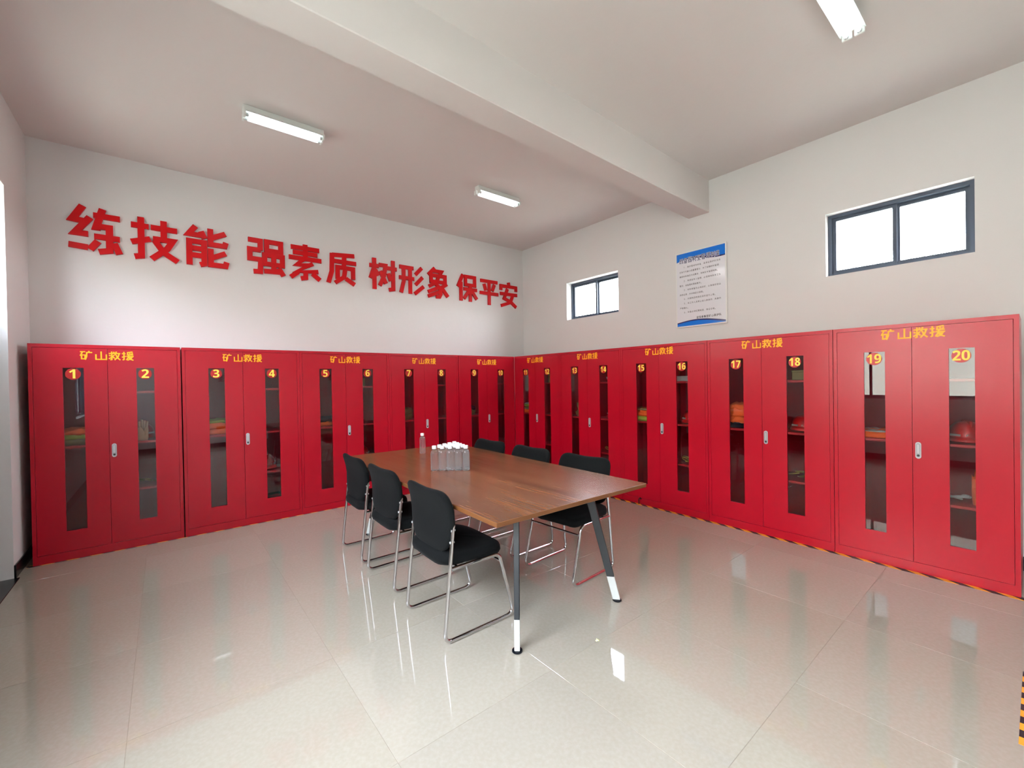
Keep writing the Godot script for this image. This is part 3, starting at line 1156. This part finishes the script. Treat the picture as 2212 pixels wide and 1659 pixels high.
func build_contents() -> void:
	var S := 0.941     # top of the middle shelves
	var HI := 1.391
	var LO := 0.521
	var g1 := "folded work clothes on the single shelves"
	# left run
	put(make_clothes([[M.khaki, 0.05], [M.hivis, 0.04], [M.orange, 0.05]]), 0, -4.80, S, 0.20, "folded khaki and orange clothes with a bright green strip behind pane one", g1)
	put(make_clothes([[M.orange, 0.06], [M.orange, 0.06], [M.hivis, 0.03]]), 0, -3.80, S, 0.19, "pile of bright orange folded clothes behind pane three", g1)
	put(make_clothes([[M.orange, 0.05], [M.cloth_dark, 0.05]]), 0, -2.79, S, 0.22, "orange and dark folded clothes behind pane five", g1)
	put(make_clothes([[M.khaki, 0.08], [M.khaki, 0.07]]), 0, -1.77, S, 0.24, "dull khaki folded clothes behind pane seven", g1)
	put(make_clothes([[M.khaki, 0.07], [M.cloth_dark, 0.06]]), 0, -0.77, S, 0.24, "khaki and dark folded clothes behind pane nine", g1)
	var h0 := make_helmet(true)
	put(h0, 0, -4.36, S, 0.262, "red rescue helmet in shadow behind pane two", "red rescue helmets in the cabinets")
	var helm := [
		[0, -3.36, LO, 0.22, "red rescue helmet on the low shelf behind pane four"],
		[0, -2.33, LO, 0.20, "red rescue helmet on the low shelf behind pane six"],
		[1, 1.735, S, 0.225, "red rescue helmet behind pane fourteen"],
		[1, 2.75, S, 0.21, "red rescue helmet behind pane sixteen"],
		[1, 3.785, S, 0.20, "red rescue helmet with bright reflective band behind pane eighteen"],
		[1, 4.765, S, 0.20, "red rescue helmet with pale side bands behind pane twenty"]]
	for h in helm:
		var c: Node3D = h0.duplicate()
		c.name = numbered("helmet")
		add_child(c)
		put(c, h[0], h[1], h[2], h[3], h[4], "red rescue helmets in the cabinets", 0.3)
	# right run clothes
	put(make_clothes([[M.orange, 0.05], [M.khaki, 0.05], [M.hivis, 0.04], [M.silver, 0.02]]), 1, 0.26, S, 0.17, "folded clothes with a pale reflective strip behind pane eleven", g1)
	put(make_clothes([[M.khaki, 0.08], [M.khaki, 0.09]]), 1, 1.285, S, 0.22, "brown folded clothes behind pane thirteen", g1)
	put(make_clothes([[M.hivis, 0.06], [M.orange, 0.07], [M.khaki, 0.03]]), 1, 2.26, S, 0.16, "orange clothes over a yellow-green vest behind pane fifteen", g1)
	put(make_clothes([[M.cloth_dark, 0.05], [M.orange, 0.07], [M.orange, 0.07], [M.orange, 0.05]]), 1, 3.29, S, 0.17, "tall stack of orange clothes over dark trousers behind pane seventeen", g1)
	put(make_clothes([[M.orange, 0.05], [M.silver, 0.012]]), 1, 4.31, S, 0.16, "flat wrapped orange garment behind pane nineteen", g1)
	# boxes, gloves, hoses and fittings
	var bx := func(run: int, u: float, y: float, depth: float, sz: Vector3, m: Material, label: String) -> void:
		var o := thing("kit_box", label, "box", inside(run, u, y, depth), 0.0 if run == 0 else -PI / 2)
		part("body", box_mesh(Vector3(-sz.x / 2, 0, -sz.z / 2), Vector3(sz.x / 2, sz.y * 0.8, sz.z / 2), 0.003), m, o)
		part("lid", box_mesh(Vector3(-sz.x / 2 - 0.003, sz.y * 0.8, -sz.z / 2 - 0.003), Vector3(sz.x / 2 + 0.003, sz.y, sz.z / 2 + 0.003), 0.003), m, o)
	bx.call(1, 3.80, HI, 0.14, Vector3(0.14, 0.085, 0.16), M.khaki, "small khaki box on the top shelf behind pane eighteen")
	bx.call(1, 0.735, HI, 0.14, Vector3(0.12, 0.12, 0.14), M.khaki, "tall khaki box on the top shelf behind pane twelve")
	bx.call(1, 0.735, LO, 0.15, Vector3(0.10, 0.09, 0.12), M.brass, "small tan box on the low shelf behind pane twelve")
	bx.call(0, -2.31, HI, 0.20, Vector3(0.09, 0.10, 0.12), M.brass, "small tan box on the top shelf behind pane six")
	bx.call(1, 2.72, HI, 0.15, Vector3(0.16, 0.055, 0.14), M.silver, "flat grey box on the top shelf behind pane sixteen")
	var clips := func(run: int, u: float, y: float, depth: float, m: Material, label: String, sd: int) -> void:
		var o := thing("snap_hooks", label, "climbing gear", inside(run, u, y, depth), 0.0 if run == 0 else -PI / 2)
		rng.seed = sd
		for k in 6:
			var st := mb()
			var pts := PackedVector3Array()
			for q in 17:
				var a := TAU * q / 16
				pts.append(Vector3(0.020 * cos(a), 0.038 * sin(a), 0))
			sweep(st, pts, 0.0055, 8, false)
			var r := part("snap_hook", st.commit(), m, o, Vector3(rng.randf_range(-0.07, 0.07), 0.03 + 0.006 * k, rng.randf_range(-0.05, 0.05)))
			r.rotation = Vector3(PI / 2 + rng.randf_range(-0.4, 0.4), rng.randf_range(0, 3), 0)
	clips.call(1, 3.78, LO, 0.13, M.brass, "loose heap of brass snap hooks behind pane eighteen", 3)
	clips.call(1, 2.74, LO, 0.14, M.brass, "larger heap of brass fittings on the low shelf behind pane sixteen", 5)
	clips.call(1, 1.73, LO, 0.14, M.brass, "heap of dull brass fittings on the low shelf behind pane fourteen", 6)
	clips.call(1, 1.74, HI, 0.13, M.silver, "pale metal fittings on the top shelf behind pane fourteen", 7)
	clips.call(1, 4.70, LO, 0.15, M.silver, "steel fittings on the low shelf behind pane twenty", 8)
	clips.call(0, -4.35, LO, 0.15, M.brass, "brass fittings on the low shelf behind pane two", 9)
	# coiled hose at the bottom of cabinet 4
	var ho := thing("coiled_hose", "black coiled hose with a yellow band on the cabinet floor behind pane four", "hose", inside(0, -3.32, 0.053, 0.20))
	var hp := PackedVector3Array()
	for q in 97:
		var a := TAU * 4 * q / 96
		hp.append(Vector3(0.10 * cos(a), 0.015 + 0.16 * q / 96.0 + 0.01 * sin(a * 1.3), 0.10 * sin(a)))
	var hst := mb()
	sweep(hst, hp, 0.013, 10)
	part("hose", hst.commit(), M.rubber, ho)
	var yb := mb()
	sweep(yb, PackedVector3Array([hp[60], hp[62], hp[64], hp[66]]), 0.0150, 10)
	part("yellow_band", yb.commit(), M.yellow, ho)
	# work glove hanging over the shelf behind pane two
	var gl := thing("work_glove", "tan work glove standing on the middle shelf behind pane two", "glove", inside(0, -4.345, S, 0.062))
	part("palm", fold(0.085, 0.13, 0.04, 77), M.skin_glove, gl)
	for k in 5:
		var fs := mb()
		sweep(fs, PackedVector3Array([Vector3(-0.032 + 0.016 * k, 0.115, 0), Vector3(-0.036 + 0.018 * k, 0.16, 0.004), Vector3(-0.038 + 0.019 * k, 0.19 - 0.012 * absf(k - 2), 0.012)]), 0.0085, 8)
		part("finger", fs.commit(), M.skin_glove, gl)
	# orange pouch behind pane twenty
	var po := thing("orange_pouch", "upright orange pouch at the edge of the low shelf behind pane twenty", "pouch", inside(1, 4.845, LO, 0.15), -PI / 2)
	part("pouch", fold(0.11, 0.20, 0.12, 55), M.orange, po)
	var fl := mb()
	box(fl, Vector3(-0.05, 0.12, 0.055), Vector3(0.05, 0.19, 0.066), 0.004)
	part("flap", fl.commit(), M.orange, po)

# ------------------------------------------------------------------ hazard tape
func tape_mesh(L: float, w: float, period: float, slant: float) -> ArrayMesh:
	# local x along the tape, z across; flat print of black and yellow
	var st := mb()
	var y := 0.0012
	var ye := Color(0.80, 0.34, 0.02)
	var bk := Color(0.012, 0.010, 0.016)
	var n := int(ceil((L + absf(slant)) / period * 2)) + 2
	for i in range(-2, n):
		var c := ye if posmod(i, 2) == 0 else bk
		var x0 := i * period / 2
		var x1 := x0 + period / 2
		var q := PackedVector2Array([Vector2(x0, 0), Vector2(x1, 0), Vector2(x1 + slant, w), Vector2(x0 + slant, w)])
		for r in Geometry2D.intersect_polygons(q, PackedVector2Array([Vector2(0, 0), Vector2(L, 0), Vector2(L, w), Vector2(0, w)])):
			st.set_color(c)
			prism(st, r, 0.0, y, Transform3D(Basis(Vector3(1, 0, 0), Vector3(0, 0, 1), Vector3(0, 1, 0)), Vector3.ZERO))
	return st.commit()

func build_tapes() -> void:
	var a := part("hazard_tape", tape_mesh(5.03, 0.06, 0.145, 0.085), M.tape, self, Vector3(-0.042, 0, 5.03))
	a.rotation.y = PI / 2
	tag(a, "black and orange hazard tape along the foot of the window-wall cabinets", "floor tape")
	var b := part("hazard_tape", tape_mesh(5.02, 0.05, 0.145, 0.085), M.tape, self, Vector3(-5.06, 0, -0.039))
	tag(b, "black and orange hazard tape along the foot of the slogan-wall cabinets", "floor tape")
	var c := part("hazard_tape", tape_mesh(0.63, 0.055, 0.105, 0.0), M.tape, self, Vector3(-1.655, 0, 5.034))
	tag(c, "short striped tape on open floor at the picture's edge", "floor tape")

# ------------------------------------------------------------------ small things
func build_small() -> void:
	var h := thing("key_tag", "small dark loop sticking up at the foot of cabinet fifteen", "loop", Vector3(-0.010, 0.0, 2.22))
	var st := mb()
	sweep(st, fillet([Vector3(0, 0.001, -0.012), Vector3(-0.004, 0.05, -0.012), Vector3(0.0, 0.075, 0.004), Vector3(0.004, 0.058, 0.016)], 0.02, 5), 0.006, 8)
	part("loop", st.commit(), M.rubber, h)
	var sc := thing("paper_scrap", "tiny pale yellow paper scrap on the tile joint near the table leg", "scrap", Vector3(-2.369, 0, 3.563), 0.6)
	var cs := mb()
	var rim: Array[Vector3] = []
	for k in 9:
		var a := TAU * k / 9
		rim.append(Vector3((0.014 + 0.004 * sin(k * 2.3)) * cos(a), 0.001 + 0.004 * absf(sin(k * 1.7)), -(0.010 + 0.003 * cos(k * 1.9)) * sin(a)))
	for k in 9:
		tri(cs, Vector3(0, 0.009, 0), rim[k], rim[(k + 1) % 9])
		tri(cs, Vector3(0, 0.0005, 0), rim[(k + 1) % 9], rim[k])
	part("crumpled_paper", cs.commit(), M.scrap, sc)
const GLYPH := {
	"口": "10 8 90 8 90 92 10 92 10 8",
	"日": "14 4 86 4 86 96 14 96 14 4/14 50 86 50",
	"目": "6 2 94 2 94 98 6 98 6 2/6 34 94 34/6 66 94 66",
	"田": "6 6 94 6 94 94 6 94 6 6/50 6 50 94/6 50 94 50",
	"木": "2 28 98 28/50 2 50 98/46 32 4 76/54 32 96 72",
	"扌": "2 24 96 24/58 2 58 90 26 96/2 66 98 50",
	"亻": "70 2 8 52/46 32 46 98",
	"氵": "16 4 74 20/4 34 56 48/8 98 84 56",
	"讠": "30 2 62 18/2 38 50 38 50 92 92 74",
	"宀": "50 0 50 24/5 84 5 36 95 36 95 80",
	"竹": "22 0 2 50/16 30 46 30/68 0 50 50/62 30 98 30/30 40 38 80/80 40 88 80",
	"王": "4 6 96 6/10 48 90 48/50 6 50 94/2 94 98 94",
	"力": "6 26 92 26 84 94 60 90/50 0 44 56 4 98",
	"广": "50 0 54 10/12 16 96 16/12 16 12 60 2 98",
	"攵": "30 0 8 44/20 24 98 24/80 24 66 60 4 98/22 40 50 72 98 98",
	"戈": "0 40 98 28/40 0 60 60 96 96 98 76/90 50 40 98/76 4 92 18",
	"丬": "60 0 60 100/10 20 40 44/2 80 60 56",
	"练": "28 0 9 31 31 33/41 23 13 60 37 60/1 87 36 89/55 73 40 93/47 17 98 17/65 1 52 43 60 43/49 40 77 40 77 91 56 96/48 63 97 63/86 73 96 96",
	"技": "2 22 38 22/22 2 22 92 8 95/2 62 41 50/42 22 98 22/69 3 69 48/46 48 88 48 76 68 43 96/50 52 68 78 98 96",
	"能": "24 2 8 23 45 23/36 13 45 30/9 99 9 40 43 40 43 93 33 96/9 57 43 57/9 74 43 74/58 3 58 42 92 42 95 32/94 10 62 25/58 53 58 93 93 93 96 82/94 60 62 75",
	"强": "3 8 35 8 35 34/36 34 7 34 7 60 36 60 34 94 16 95/52 7 91 7 91 32 52 32 52 7/46 45 95 45 95 70 46 70 46 45/71 32 71 90/44 91 92 89/84 78 98 99",
	"素": "8 12 92 12/14 26 86 26/50 1 50 40/2 41 98 41/46 42 24 60 62 58/72 52 24 79 88 73/50 74 50 94 36 97/28 80 7 96/70 80 93 96",
	"质": "92 5 18 11/18 6 16 62 5 98/20 29 98 29/58 9 56 46/35 84 35 47 87 47 87 80/60 54 56 76 27 96/62 80 92 96",
	"树": "0 26 33 26/17 2 17 99/16 34 3 66/20 38 31 56/34 21 58 21 52 54 36 86/38 40 59 78/62 28 100 28/86 2 86 93 70 96/68 44 77 68",
	"形": "2 9 58 9/0 46 60 46/18 9 18 58 7 98/44 9 44 99/92 3 66 29/95 36 66 65/99 68 62 97",
	"象": "38 0 10 25/30 10 68 10 58 25/22 25 84 25 84 46 22 46 22 25/56 25 46 48/48 46 12 64/42 54 60 66 64 86 58 96 42 97/56 64 8 83/60 78 8 98/92 50 66 64/66 62 96 93",
	"保": "29 2 4 48/19 30 19 99/42 8 88 8 88 38 42 38 42 8/32 54 99 54/65 38 65 99/60 57 33 90/70 57 98 88",
	"平": "6 8 94 8/24 19 33 45/78 18 66 44/2 55 98 55/50 8 50 100",
	"安": "50 0 54 17/8 34 8 17 92 17 92 33/44 27 25 66 62 78 92 97/74 50 60 80 8 96/3 48 98 48",
	"矿": "2 10 44 10/22 10 4 56/14 46 42 46 42 88 14 88 14 46/70 0 74 16/50 18 98 18/55 18 54 60 42 98",
	"山": "50 4 50 92/8 36 8 92 92 92 92 36",
	"救": "2 24 52 24/27 2 27 92 14 96/6 42 17 54/3 84 25 68/48 42 34 56/30 56 52 78/40 6 50 16/66 2 54 40/60 24 98 24/89 24 80 60 50 97/62 38 74 72 98 97",
	"援": "0 24 32 24/18 2 18 90 6 96/0 64 34 52/92 3 44 10/46 16 52 30/66 14 70 28/92 14 82 30/42 36 98 36/38 54 100 54/60 36 56 64 38 96/56 68 84 68 74 84 46 98/60 72 76 88 98 98",
	"战": "24 2 24 40/24 20 46 20/@口 4 40 42 52/@戈 48 0 52 100",
	"备": "40 0 10 34/34 14 76 14 8 56/30 26 92 56/@田 18 58 64 42",
	"器": "@口 6 2 36 28/@口 58 2 36 28/2 48 98 48/50 32 4 66/54 48 96 66/@口 6 70 36 28/@口 58 70 36 28",
	"材": "@木 0 0 46 100/48 28 100 28/82 2 82 96 66 92/80 32 46 76",
	"室": "@宀 0 0 100 40/20 32 80 32/50 32 24 54 76 52/50 56 50 96/22 74 78 74/4 96 96 96",
	"管": "@竹 0 0 100 36/6 54 6 42 94 42 94 54/26 54 76 54 76 70 26 70/26 54 26 98/26 82 82 82 82 98 26 98",
	"理": "@王 0 4 38 92/@田 46 4 50 50/70 50 70 96/46 74 96 74/42 96 100 96",
	"制": "20 4 8 26/14 22 60 22/2 42 66 42/34 4 34 98/10 86 10 58 60 58 60 86/76 12 76 70/94 2 94 96 82 92",
	"度": "@广 0 0 100 100/24 32 94 32/42 20 42 54 76 54 76 20/30 64 84 64 30 98/40 70 96 98",
	"护": "@扌 0 0 40 100/68 0 74 12/50 20 94 20 94 54 50 54/50 20 50 60 40 98",
	"和": "40 2 6 14/2 34 50 34/26 10 26 98/24 36 2 74/28 40 48 66/@口 58 20 40 70",
	"装": "@丬 0 2 30 50/38 16 96 16/66 2 66 44/44 44 90 44/50 48 50 58/4 62 96 62/46 62 8 90/32 78 32 98/50 64 96 98",
	"是": "@日 22 0 56 38/4 50 96 50/50 50 50 92/50 70 84 70/26 58 4 98/18 76 46 94 98 94",
	"证": "@讠 0 0 34 100/40 8 98 8/70 8 70 92/70 48 94 48/50 40 50 92/36 94 100 94",
	"队": "8 4 8 98/8 6 36 6 22 34 38 60 20 66/68 2 64 50 40 98/66 44 96 98",
	"完": "@宀 0 0 100 40/26 38 74 38/6 58 94 58/38 58 34 80 8 98/62 58 62 94 94 94 94 80",
	"成": "14 22 14 60 2 98/14 22 92 22/14 48 44 48 42 82 30 82/56 2 66 60 94 98/88 40 52 94/74 4 90 14",
	"任": "@亻 0 0 36 100/90 4 44 16/68 14 68 92/36 48 100 48/42 92 96 92",
	"务": "40 0 10 34/34 14 76 14 8 56/30 26 92 56/22 66 82 66 76 94 62 94/50 52 46 72 12 98",
	"不": "4 10 96 10/56 10 4 70/50 36 50 98/60 44 94 72",
	"可": "2 10 98 10/80 10 80 96 64 92/@口 14 30 44 46",
	"缺": "18 2 6 28/14 20 46 20/2 46 48 46/26 20 26 90/8 58 8 92 44 92 44 58/54 24 90 24 90 50/48 52 98 52/70 2 68 56 48 98/74 56 98 98",
	"少": "50 0 50 56 38 54/28 18 6 50/70 18 94 46/84 50 60 80 8 98",
	"的": "26 0 16 18/8 20 44 20 44 96 8 96 8 20/8 58 44 58/66 0 54 40/62 22 96 22 92 96 72 92/66 44 80 64",
	"重": "80 2 20 10/4 20 96 20/@日 18 32 64 34/50 6 50 94/12 80 88 80/2 96 98 96",
	"要": "4 6 96 6/12 22 88 22 88 46 12 46 12 22/38 6 38 46/62 6 62 46/4 60 96 60/46 46 28 78 84 98/72 60 50 84 10 98",
	"部": "30 0 30 14/4 16 56 16/16 22 22 40/46 22 40 40/2 44 60 44/@口 8 56 46 42/66 6 66 100/66 6 94 6 80 42 96 66 78 74",
	"分": "36 4 4 46/64 4 96 46/22 46 78 46 72 92 56 92/46 48 38 72 12 98",
	"为": "20 4 30 20/6 30 86 30 80 94 62 90/50 2 44 50 6 98/56 54 68 72",
	"了": "10 10 88 10 52 40/52 40 52 94 34 92",
	"加": "@力 0 4 54 92/@口 60 16 40 74",
	"料": "26 2 26 98/2 44 50 44/8 12 16 34/46 12 36 34/24 46 4 80/28 50 48 70/60 14 72 26/58 40 70 50/50 72 100 62/86 2 86 98",
	"确": "2 8 42 8/22 8 4 56/14 40 40 40 40 88 14 88 14 40/60 0 46 26/58 14 86 14 74 30/50 32 50 66 42 98/50 32 94 32 94 96 84 94/50 52 94 52/50 72 94 72/72 32 72 94",
	"满": "@氵 0 0 28 100/30 18 98 18/50 2 50 30/78 2 78 30/30 40 98 40/38 98 38 54 94 54 94 96 84 94/54 40 54 60 46 84/74 40 74 60 84 84",
	"足": "@口 22 0 56 38/50 38 50 92/50 62 86 62/24 52 20 78 4 98/16 74 46 94 98 94",
	"作": "@亻 0 0 36 100/56 2 36 40/48 24 98 24/64 24 64 98/64 48 94 48/64 70 94 70",
	"需": "10 6 90 6/4 30 4 18 96 18 96 30/50 6 50 42/22 28 38 28/62 28 78 28/22 38 38 38/62 38 78 38/4 50 96 50/46 50 40 62/12 98 12 62 88 62 88 96/38 62 38 94/62 62 62 94",
	"求": "4 24 96 24/50 2 50 94 34 92/18 42 34 56/4 84 40 66/88 38 62 56/52 50 96 92/68 4 82 16",
	"特": "14 10 6 36/10 28 44 28/28 2 28 98/2 64 46 52/52 20 96 20/74 2 74 38/46 40 100 40/48 58 98 58/84 44 84 96 70 94/56 68 66 80",
	"定": "@宀 0 0 100 40/24 40 78 40/50 40 50 92/50 64 82 64/28 54 6 98/20 74 44 94 98 94",
	"本": "4 26 96 26/50 2 50 98/48 28 4 78/52 28 96 78/28 74 72 74",
	"库": "@广 0 0 100 100/26 34 94 34/52 20 36 58 92 58/18 78 98 78/60 44 60 100",
	"房": "52 0 58 10/18 16 90 16 90 34 18 34/18 16 18 60 4 98/24 52 96 52/56 38 60 50/46 68 82 68 78 94 62 92/52 52 46 76 22 98",
	"由": "10 26 90 26 90 94 10 94 10 26/50 2 50 94/10 60 90 60",
	"专": "14 16 88 16/4 40 96 40/48 2 34 62 80 62 48 90/30 76 70 98",
	"人": "50 2 44 50 4 98/50 30 62 64 96 98",
	"必": "32 4 60 30/84 10 50 66 10 96/30 36 36 88 76 92 80 70/14 40 4 70/84 44 96 66",
	"须": "36 2 6 30/38 30 6 60/40 58 4 94/48 8 98 8/70 8 64 26/54 76 54 28 94 28 94 76/74 40 70 74 44 98/76 78 98 98",
	"持": "@扌 0 0 38 100/46 18 94 18/70 2 70 36/40 36 100 36/42 58 98 58/84 42 84 96 68 92/52 68 62 82",
	"卫": "8 10 84 10 80 56 64 56/42 10 42 92/2 94 98 94",
	"生": "24 4 6 50/18 28 90 28/52 2 52 94/16 60 86 60/4 95 96 95",
	"整": "4 12 52 12/10 22 46 22 46 36 10 36 10 22/28 2 28 54/24 36 4 54/32 38 50 50/66 2 56 24/62 14 98 14/88 14 80 36 56 54/66 24 96 54/14 62 86 62/50 62 50 94/50 78 80 78/26 74 26 94/4 96 96 96",
	"洁": "@氵 0 0 28 100/34 18 98 18/66 2 66 42/38 42 94 42/@口 42 56 48 42",
	"设": "@讠 0 0 34 100/52 6 50 30 38 46/52 6 80 6 80 36 96 36/42 54 86 54 66 84 40 98/48 62 70 84 98 98",
	"摆": "@扌 0 0 36 100/46 4 92 4 92 24 46 24 46 4/60 4 60 24/76 4 76 24/46 40 92 40/68 28 68 58/38 58 100 58/64 60 48 92 92 90/82 76 96 98",
	"放": "24 2 28 14/2 22 50 22/22 22 20 60 2 98/20 44 44 44 42 92 28 90/@攵 50 0 50 100",
	"齐": "50 0 54 10/6 16 94 16/74 18 50 42 4 56/26 20 60 46 96 56/32 56 32 76 14 98/68 54 68 98",
	"员": "@口 24 2 52 26/16 80 16 42 84 42 84 78/50 52 46 78 8 98/58 80 94 98",
	"及": "12 8 72 8 60 40 88 40 60 78 8 98/36 8 30 60 4 96/38 40 60 74 96 98",
	"时": "@日 0 6 36 84/40 26 100 26/84 2 84 96 68 92/50 44 62 64",
	"认": "@讠 0 0 34 100/64 2 60 50 34 98/64 34 74 66 98 98",
	"真": "6 10 94 10/50 0 50 20/@目 24 20 52 54/2 80 98 80/34 84 10 98/64 84 90 98",
	"做": "@亻 0 0 26 100/26 26 56 26/42 4 42 50/@口 30 50 24 44/@攵 56 0 44 100",
	"好": "24 2 10 54 42 96/2 28 42 28 30 70 4 98/50 10 92 10 72 34/72 34 72 94 56 92/46 50 100 50",
	"进": "36 24 94 24/34 50 98 50/54 6 54 54 38 84/78 6 78 86/10 6 22 20/2 40 20 40 20 80/2 90 22 80 50 96 98 96",
	"出": "50 2 50 90/16 14 16 44 84 44 84 14/6 54 6 92 94 92 94 54",
	"记": "@讠 0 0 34 100/44 10 90 10 90 46 44 46/46 46 46 92 96 92 96 76",
	"录": "18 6 80 6 76 38/22 22 76 22/4 40 96 40/50 40 50 94 36 92/14 54 28 66/4 90 40 72/86 50 60 64/56 62 94 92",
	"并": "28 2 36 18/70 2 60 18/8 26 92 26/2 56 98 56/34 26 32 64 10 98/66 26 66 98",
	"详": "@讠 0 0 34 100/52 2 58 18/86 2 76 18/42 26 96 26/46 48 92 48/36 70 100 70/68 26 68 98",
	"细": "26 0 6 30 26 32/36 22 10 58 36 56/2 86 40 76/@田 50 10 46 82",
	"登": "10 8 44 8 6 50/16 26 30 36/60 4 96 46/86 8 70 20/96 20 80 30/28 44 70 44/@口 28 52 44 22/34 76 40 92/66 76 60 92/4 96 96 96",
	"造": "52 0 40 24/48 14 90 14/34 32 98 32/68 0 68 32/@口 44 44 46 36/10 6 22 20/2 40 20 40 20 80/2 90 22 80 50 96 98 96",
	"册": "12 8 12 60 2 98/12 8 42 8 42 94 34 92/60 8 60 60 52 98/60 8 90 8 90 94 80 92/0 48 100 48",
	"对": "4 18 44 18 34 56 2 94/8 38 44 88/50 28 100 28/84 2 84 96 68 92/56 46 66 66",
	"损": "@扌 0 0 36 100/@口 50 2 42 26/46 82 46 38 94 38 94 80/70 46 68 74 42 98/74 80 98 98",
	"耗": "4 12 46 12/6 28 44 28/2 46 48 46/26 2 26 98/24 48 4 78/28 52 46 70/88 6 58 16/56 40 94 32/52 64 98 54/72 14 72 92 98 92 98 78",
	"物": "14 10 6 36/10 28 42 28/26 2 26 98/2 66 44 52/58 2 46 36/54 20 98 20 92 96 76 92/70 22 46 66/84 22 52 90",
	"资": "8 8 24 18/4 44 28 28/44 2 34 24/42 12 92 12 84 24/64 14 58 32 34 48/64 26 92 48/20 88 20 54 82 54 82 86/50 60 46 82 10 98/60 86 94 98",
	"应": "@广 0 0 100 100/28 40 36 74/50 34 58 68/86 36 66 88/22 94 98 94",
	"行": "30 2 6 28/34 28 4 58/22 50 22 98/44 14 94 14/40 42 100 42/78 42 78 96 60 92",
	"上": "46 4 46 92/46 40 84 40/4 93 96 93",
	"报": "@扌 0 0 38 100/48 98 48 6 90 6 88 34 74 34/50 48 90 48 78 74 52 98/56 54 74 80 98 98",
	"非": "38 2 38 98/62 2 62 98/8 20 38 20/10 46 38 46/4 74 38 74/62 20 92 20/62 46 90 46/62 74 96 74",
	"工": "8 10 92 10/50 10 50 90/2 92 98 92",
	"禁": "4 16 46 16/24 2 24 46/22 18 2 40/28 20 44 36/54 16 96 16/76 2 76 46/74 18 54 40/78 20 98 40/18 54 82 54/4 68 96 68/50 68 50 98/28 76 8 96/72 76 94 94",
	"止": "54 4 54 92/54 44 90 44/20 40 20 92/2 93 98 93",
	"入": "30 6 50 10 60 60 96 98/52 14 44 60 4 98",
	"内": "8 98 8 20 92 20 92 94 78 94/52 2 46 50 18 80/52 46 78 76",
	"严": "6 8 94 8/28 16 36 38/72 16 62 38/38 8 38 44/62 8 62 44/8 46 96 46/16 46 14 72 2 98",
	"烟": "22 2 22 50 4 98/4 26 10 48/42 20 32 42/22 56 40 82/50 6 96 6 96 94 50 94 50 6/60 36 88 36/74 16 72 50 58 78/74 50 88 78",
	"火": "50 2 48 50 6 98/52 44 94 98/14 28 24 54/86 26 70 52",
	"期": "4 14 50 14/14 2 14 66/40 2 40 66/14 32 40 32/14 48 40 48/2 66 54 66/16 72 4 96/36 72 48 90/62 6 62 60 52 98/62 6 94 6 94 96 80 92/62 34 94 34/62 62 94 62",
	"检": "@木 0 0 40 100/70 2 40 40/70 2 100 40/54 42 88 42/50 58 56 82/68 54 72 80/92 54 80 88/42 94 100 94",
	"查": "4 16 96 16/50 0 50 44/46 18 6 44/54 18 94 44/@日 24 46 52 40/4 96 96 96",
	"合": "50 0 2 44/50 0 98 44/28 46 72 46/@口 20 58 60 40",
	"格": "@木 0 0 42 100/62 0 46 34/60 14 90 14 46 54/56 26 98 52/@口 52 58 42 40",
	"金": "50 0 2 40/50 0 98 40/26 40 74 40/12 62 88 62/50 40 50 94/24 70 32 88/76 70 66 88/4 95 96 95",
	"恒": "14 2 14 98/4 22 2 50/24 18 30 36/36 8 98 8/@日 46 24 44 54/34 94 100 94",
	"泰": "10 12 90 12/16 28 84 28/4 44 96 44/50 0 44 44 4 72/58 44 96 70/50 52 50 96 36 94/26 60 36 70/16 90 42 76/78 58 62 70/56 70 84 92",
	"集": "28 0 4 34/18 24 18 62/18 16 92 16/18 30 84 30/18 44 84 44/18 58 92 58/56 16 56 58/4 72 96 72/50 60 50 100/46 74 8 98/54 74 92 98",
	"团": "6 6 94 6 94 96 6 96 6 6/22 36 80 36/58 16 58 84 44 82/54 40 26 74",
	"、": "8 72 26 92",
	"，": "22 78 14 98",
	"。": "6 76 28 76 28 96 6 96 6 76",
	"1": "30 22 50 8 50 94",
	"2": "24 24 40 8 66 10 70 34 22 94 78 94",
	"3": "24 10 74 10 48 42 74 60 66 90 24 90",
	"4": "60 94 60 6 20 66 82 66",
	"5": "74 8 32 8 28 46 66 44 74 70 60 92 24 90",
	"6": "66 8 36 34 24 70 44 94 68 88 72 62 50 52 28 64",
}
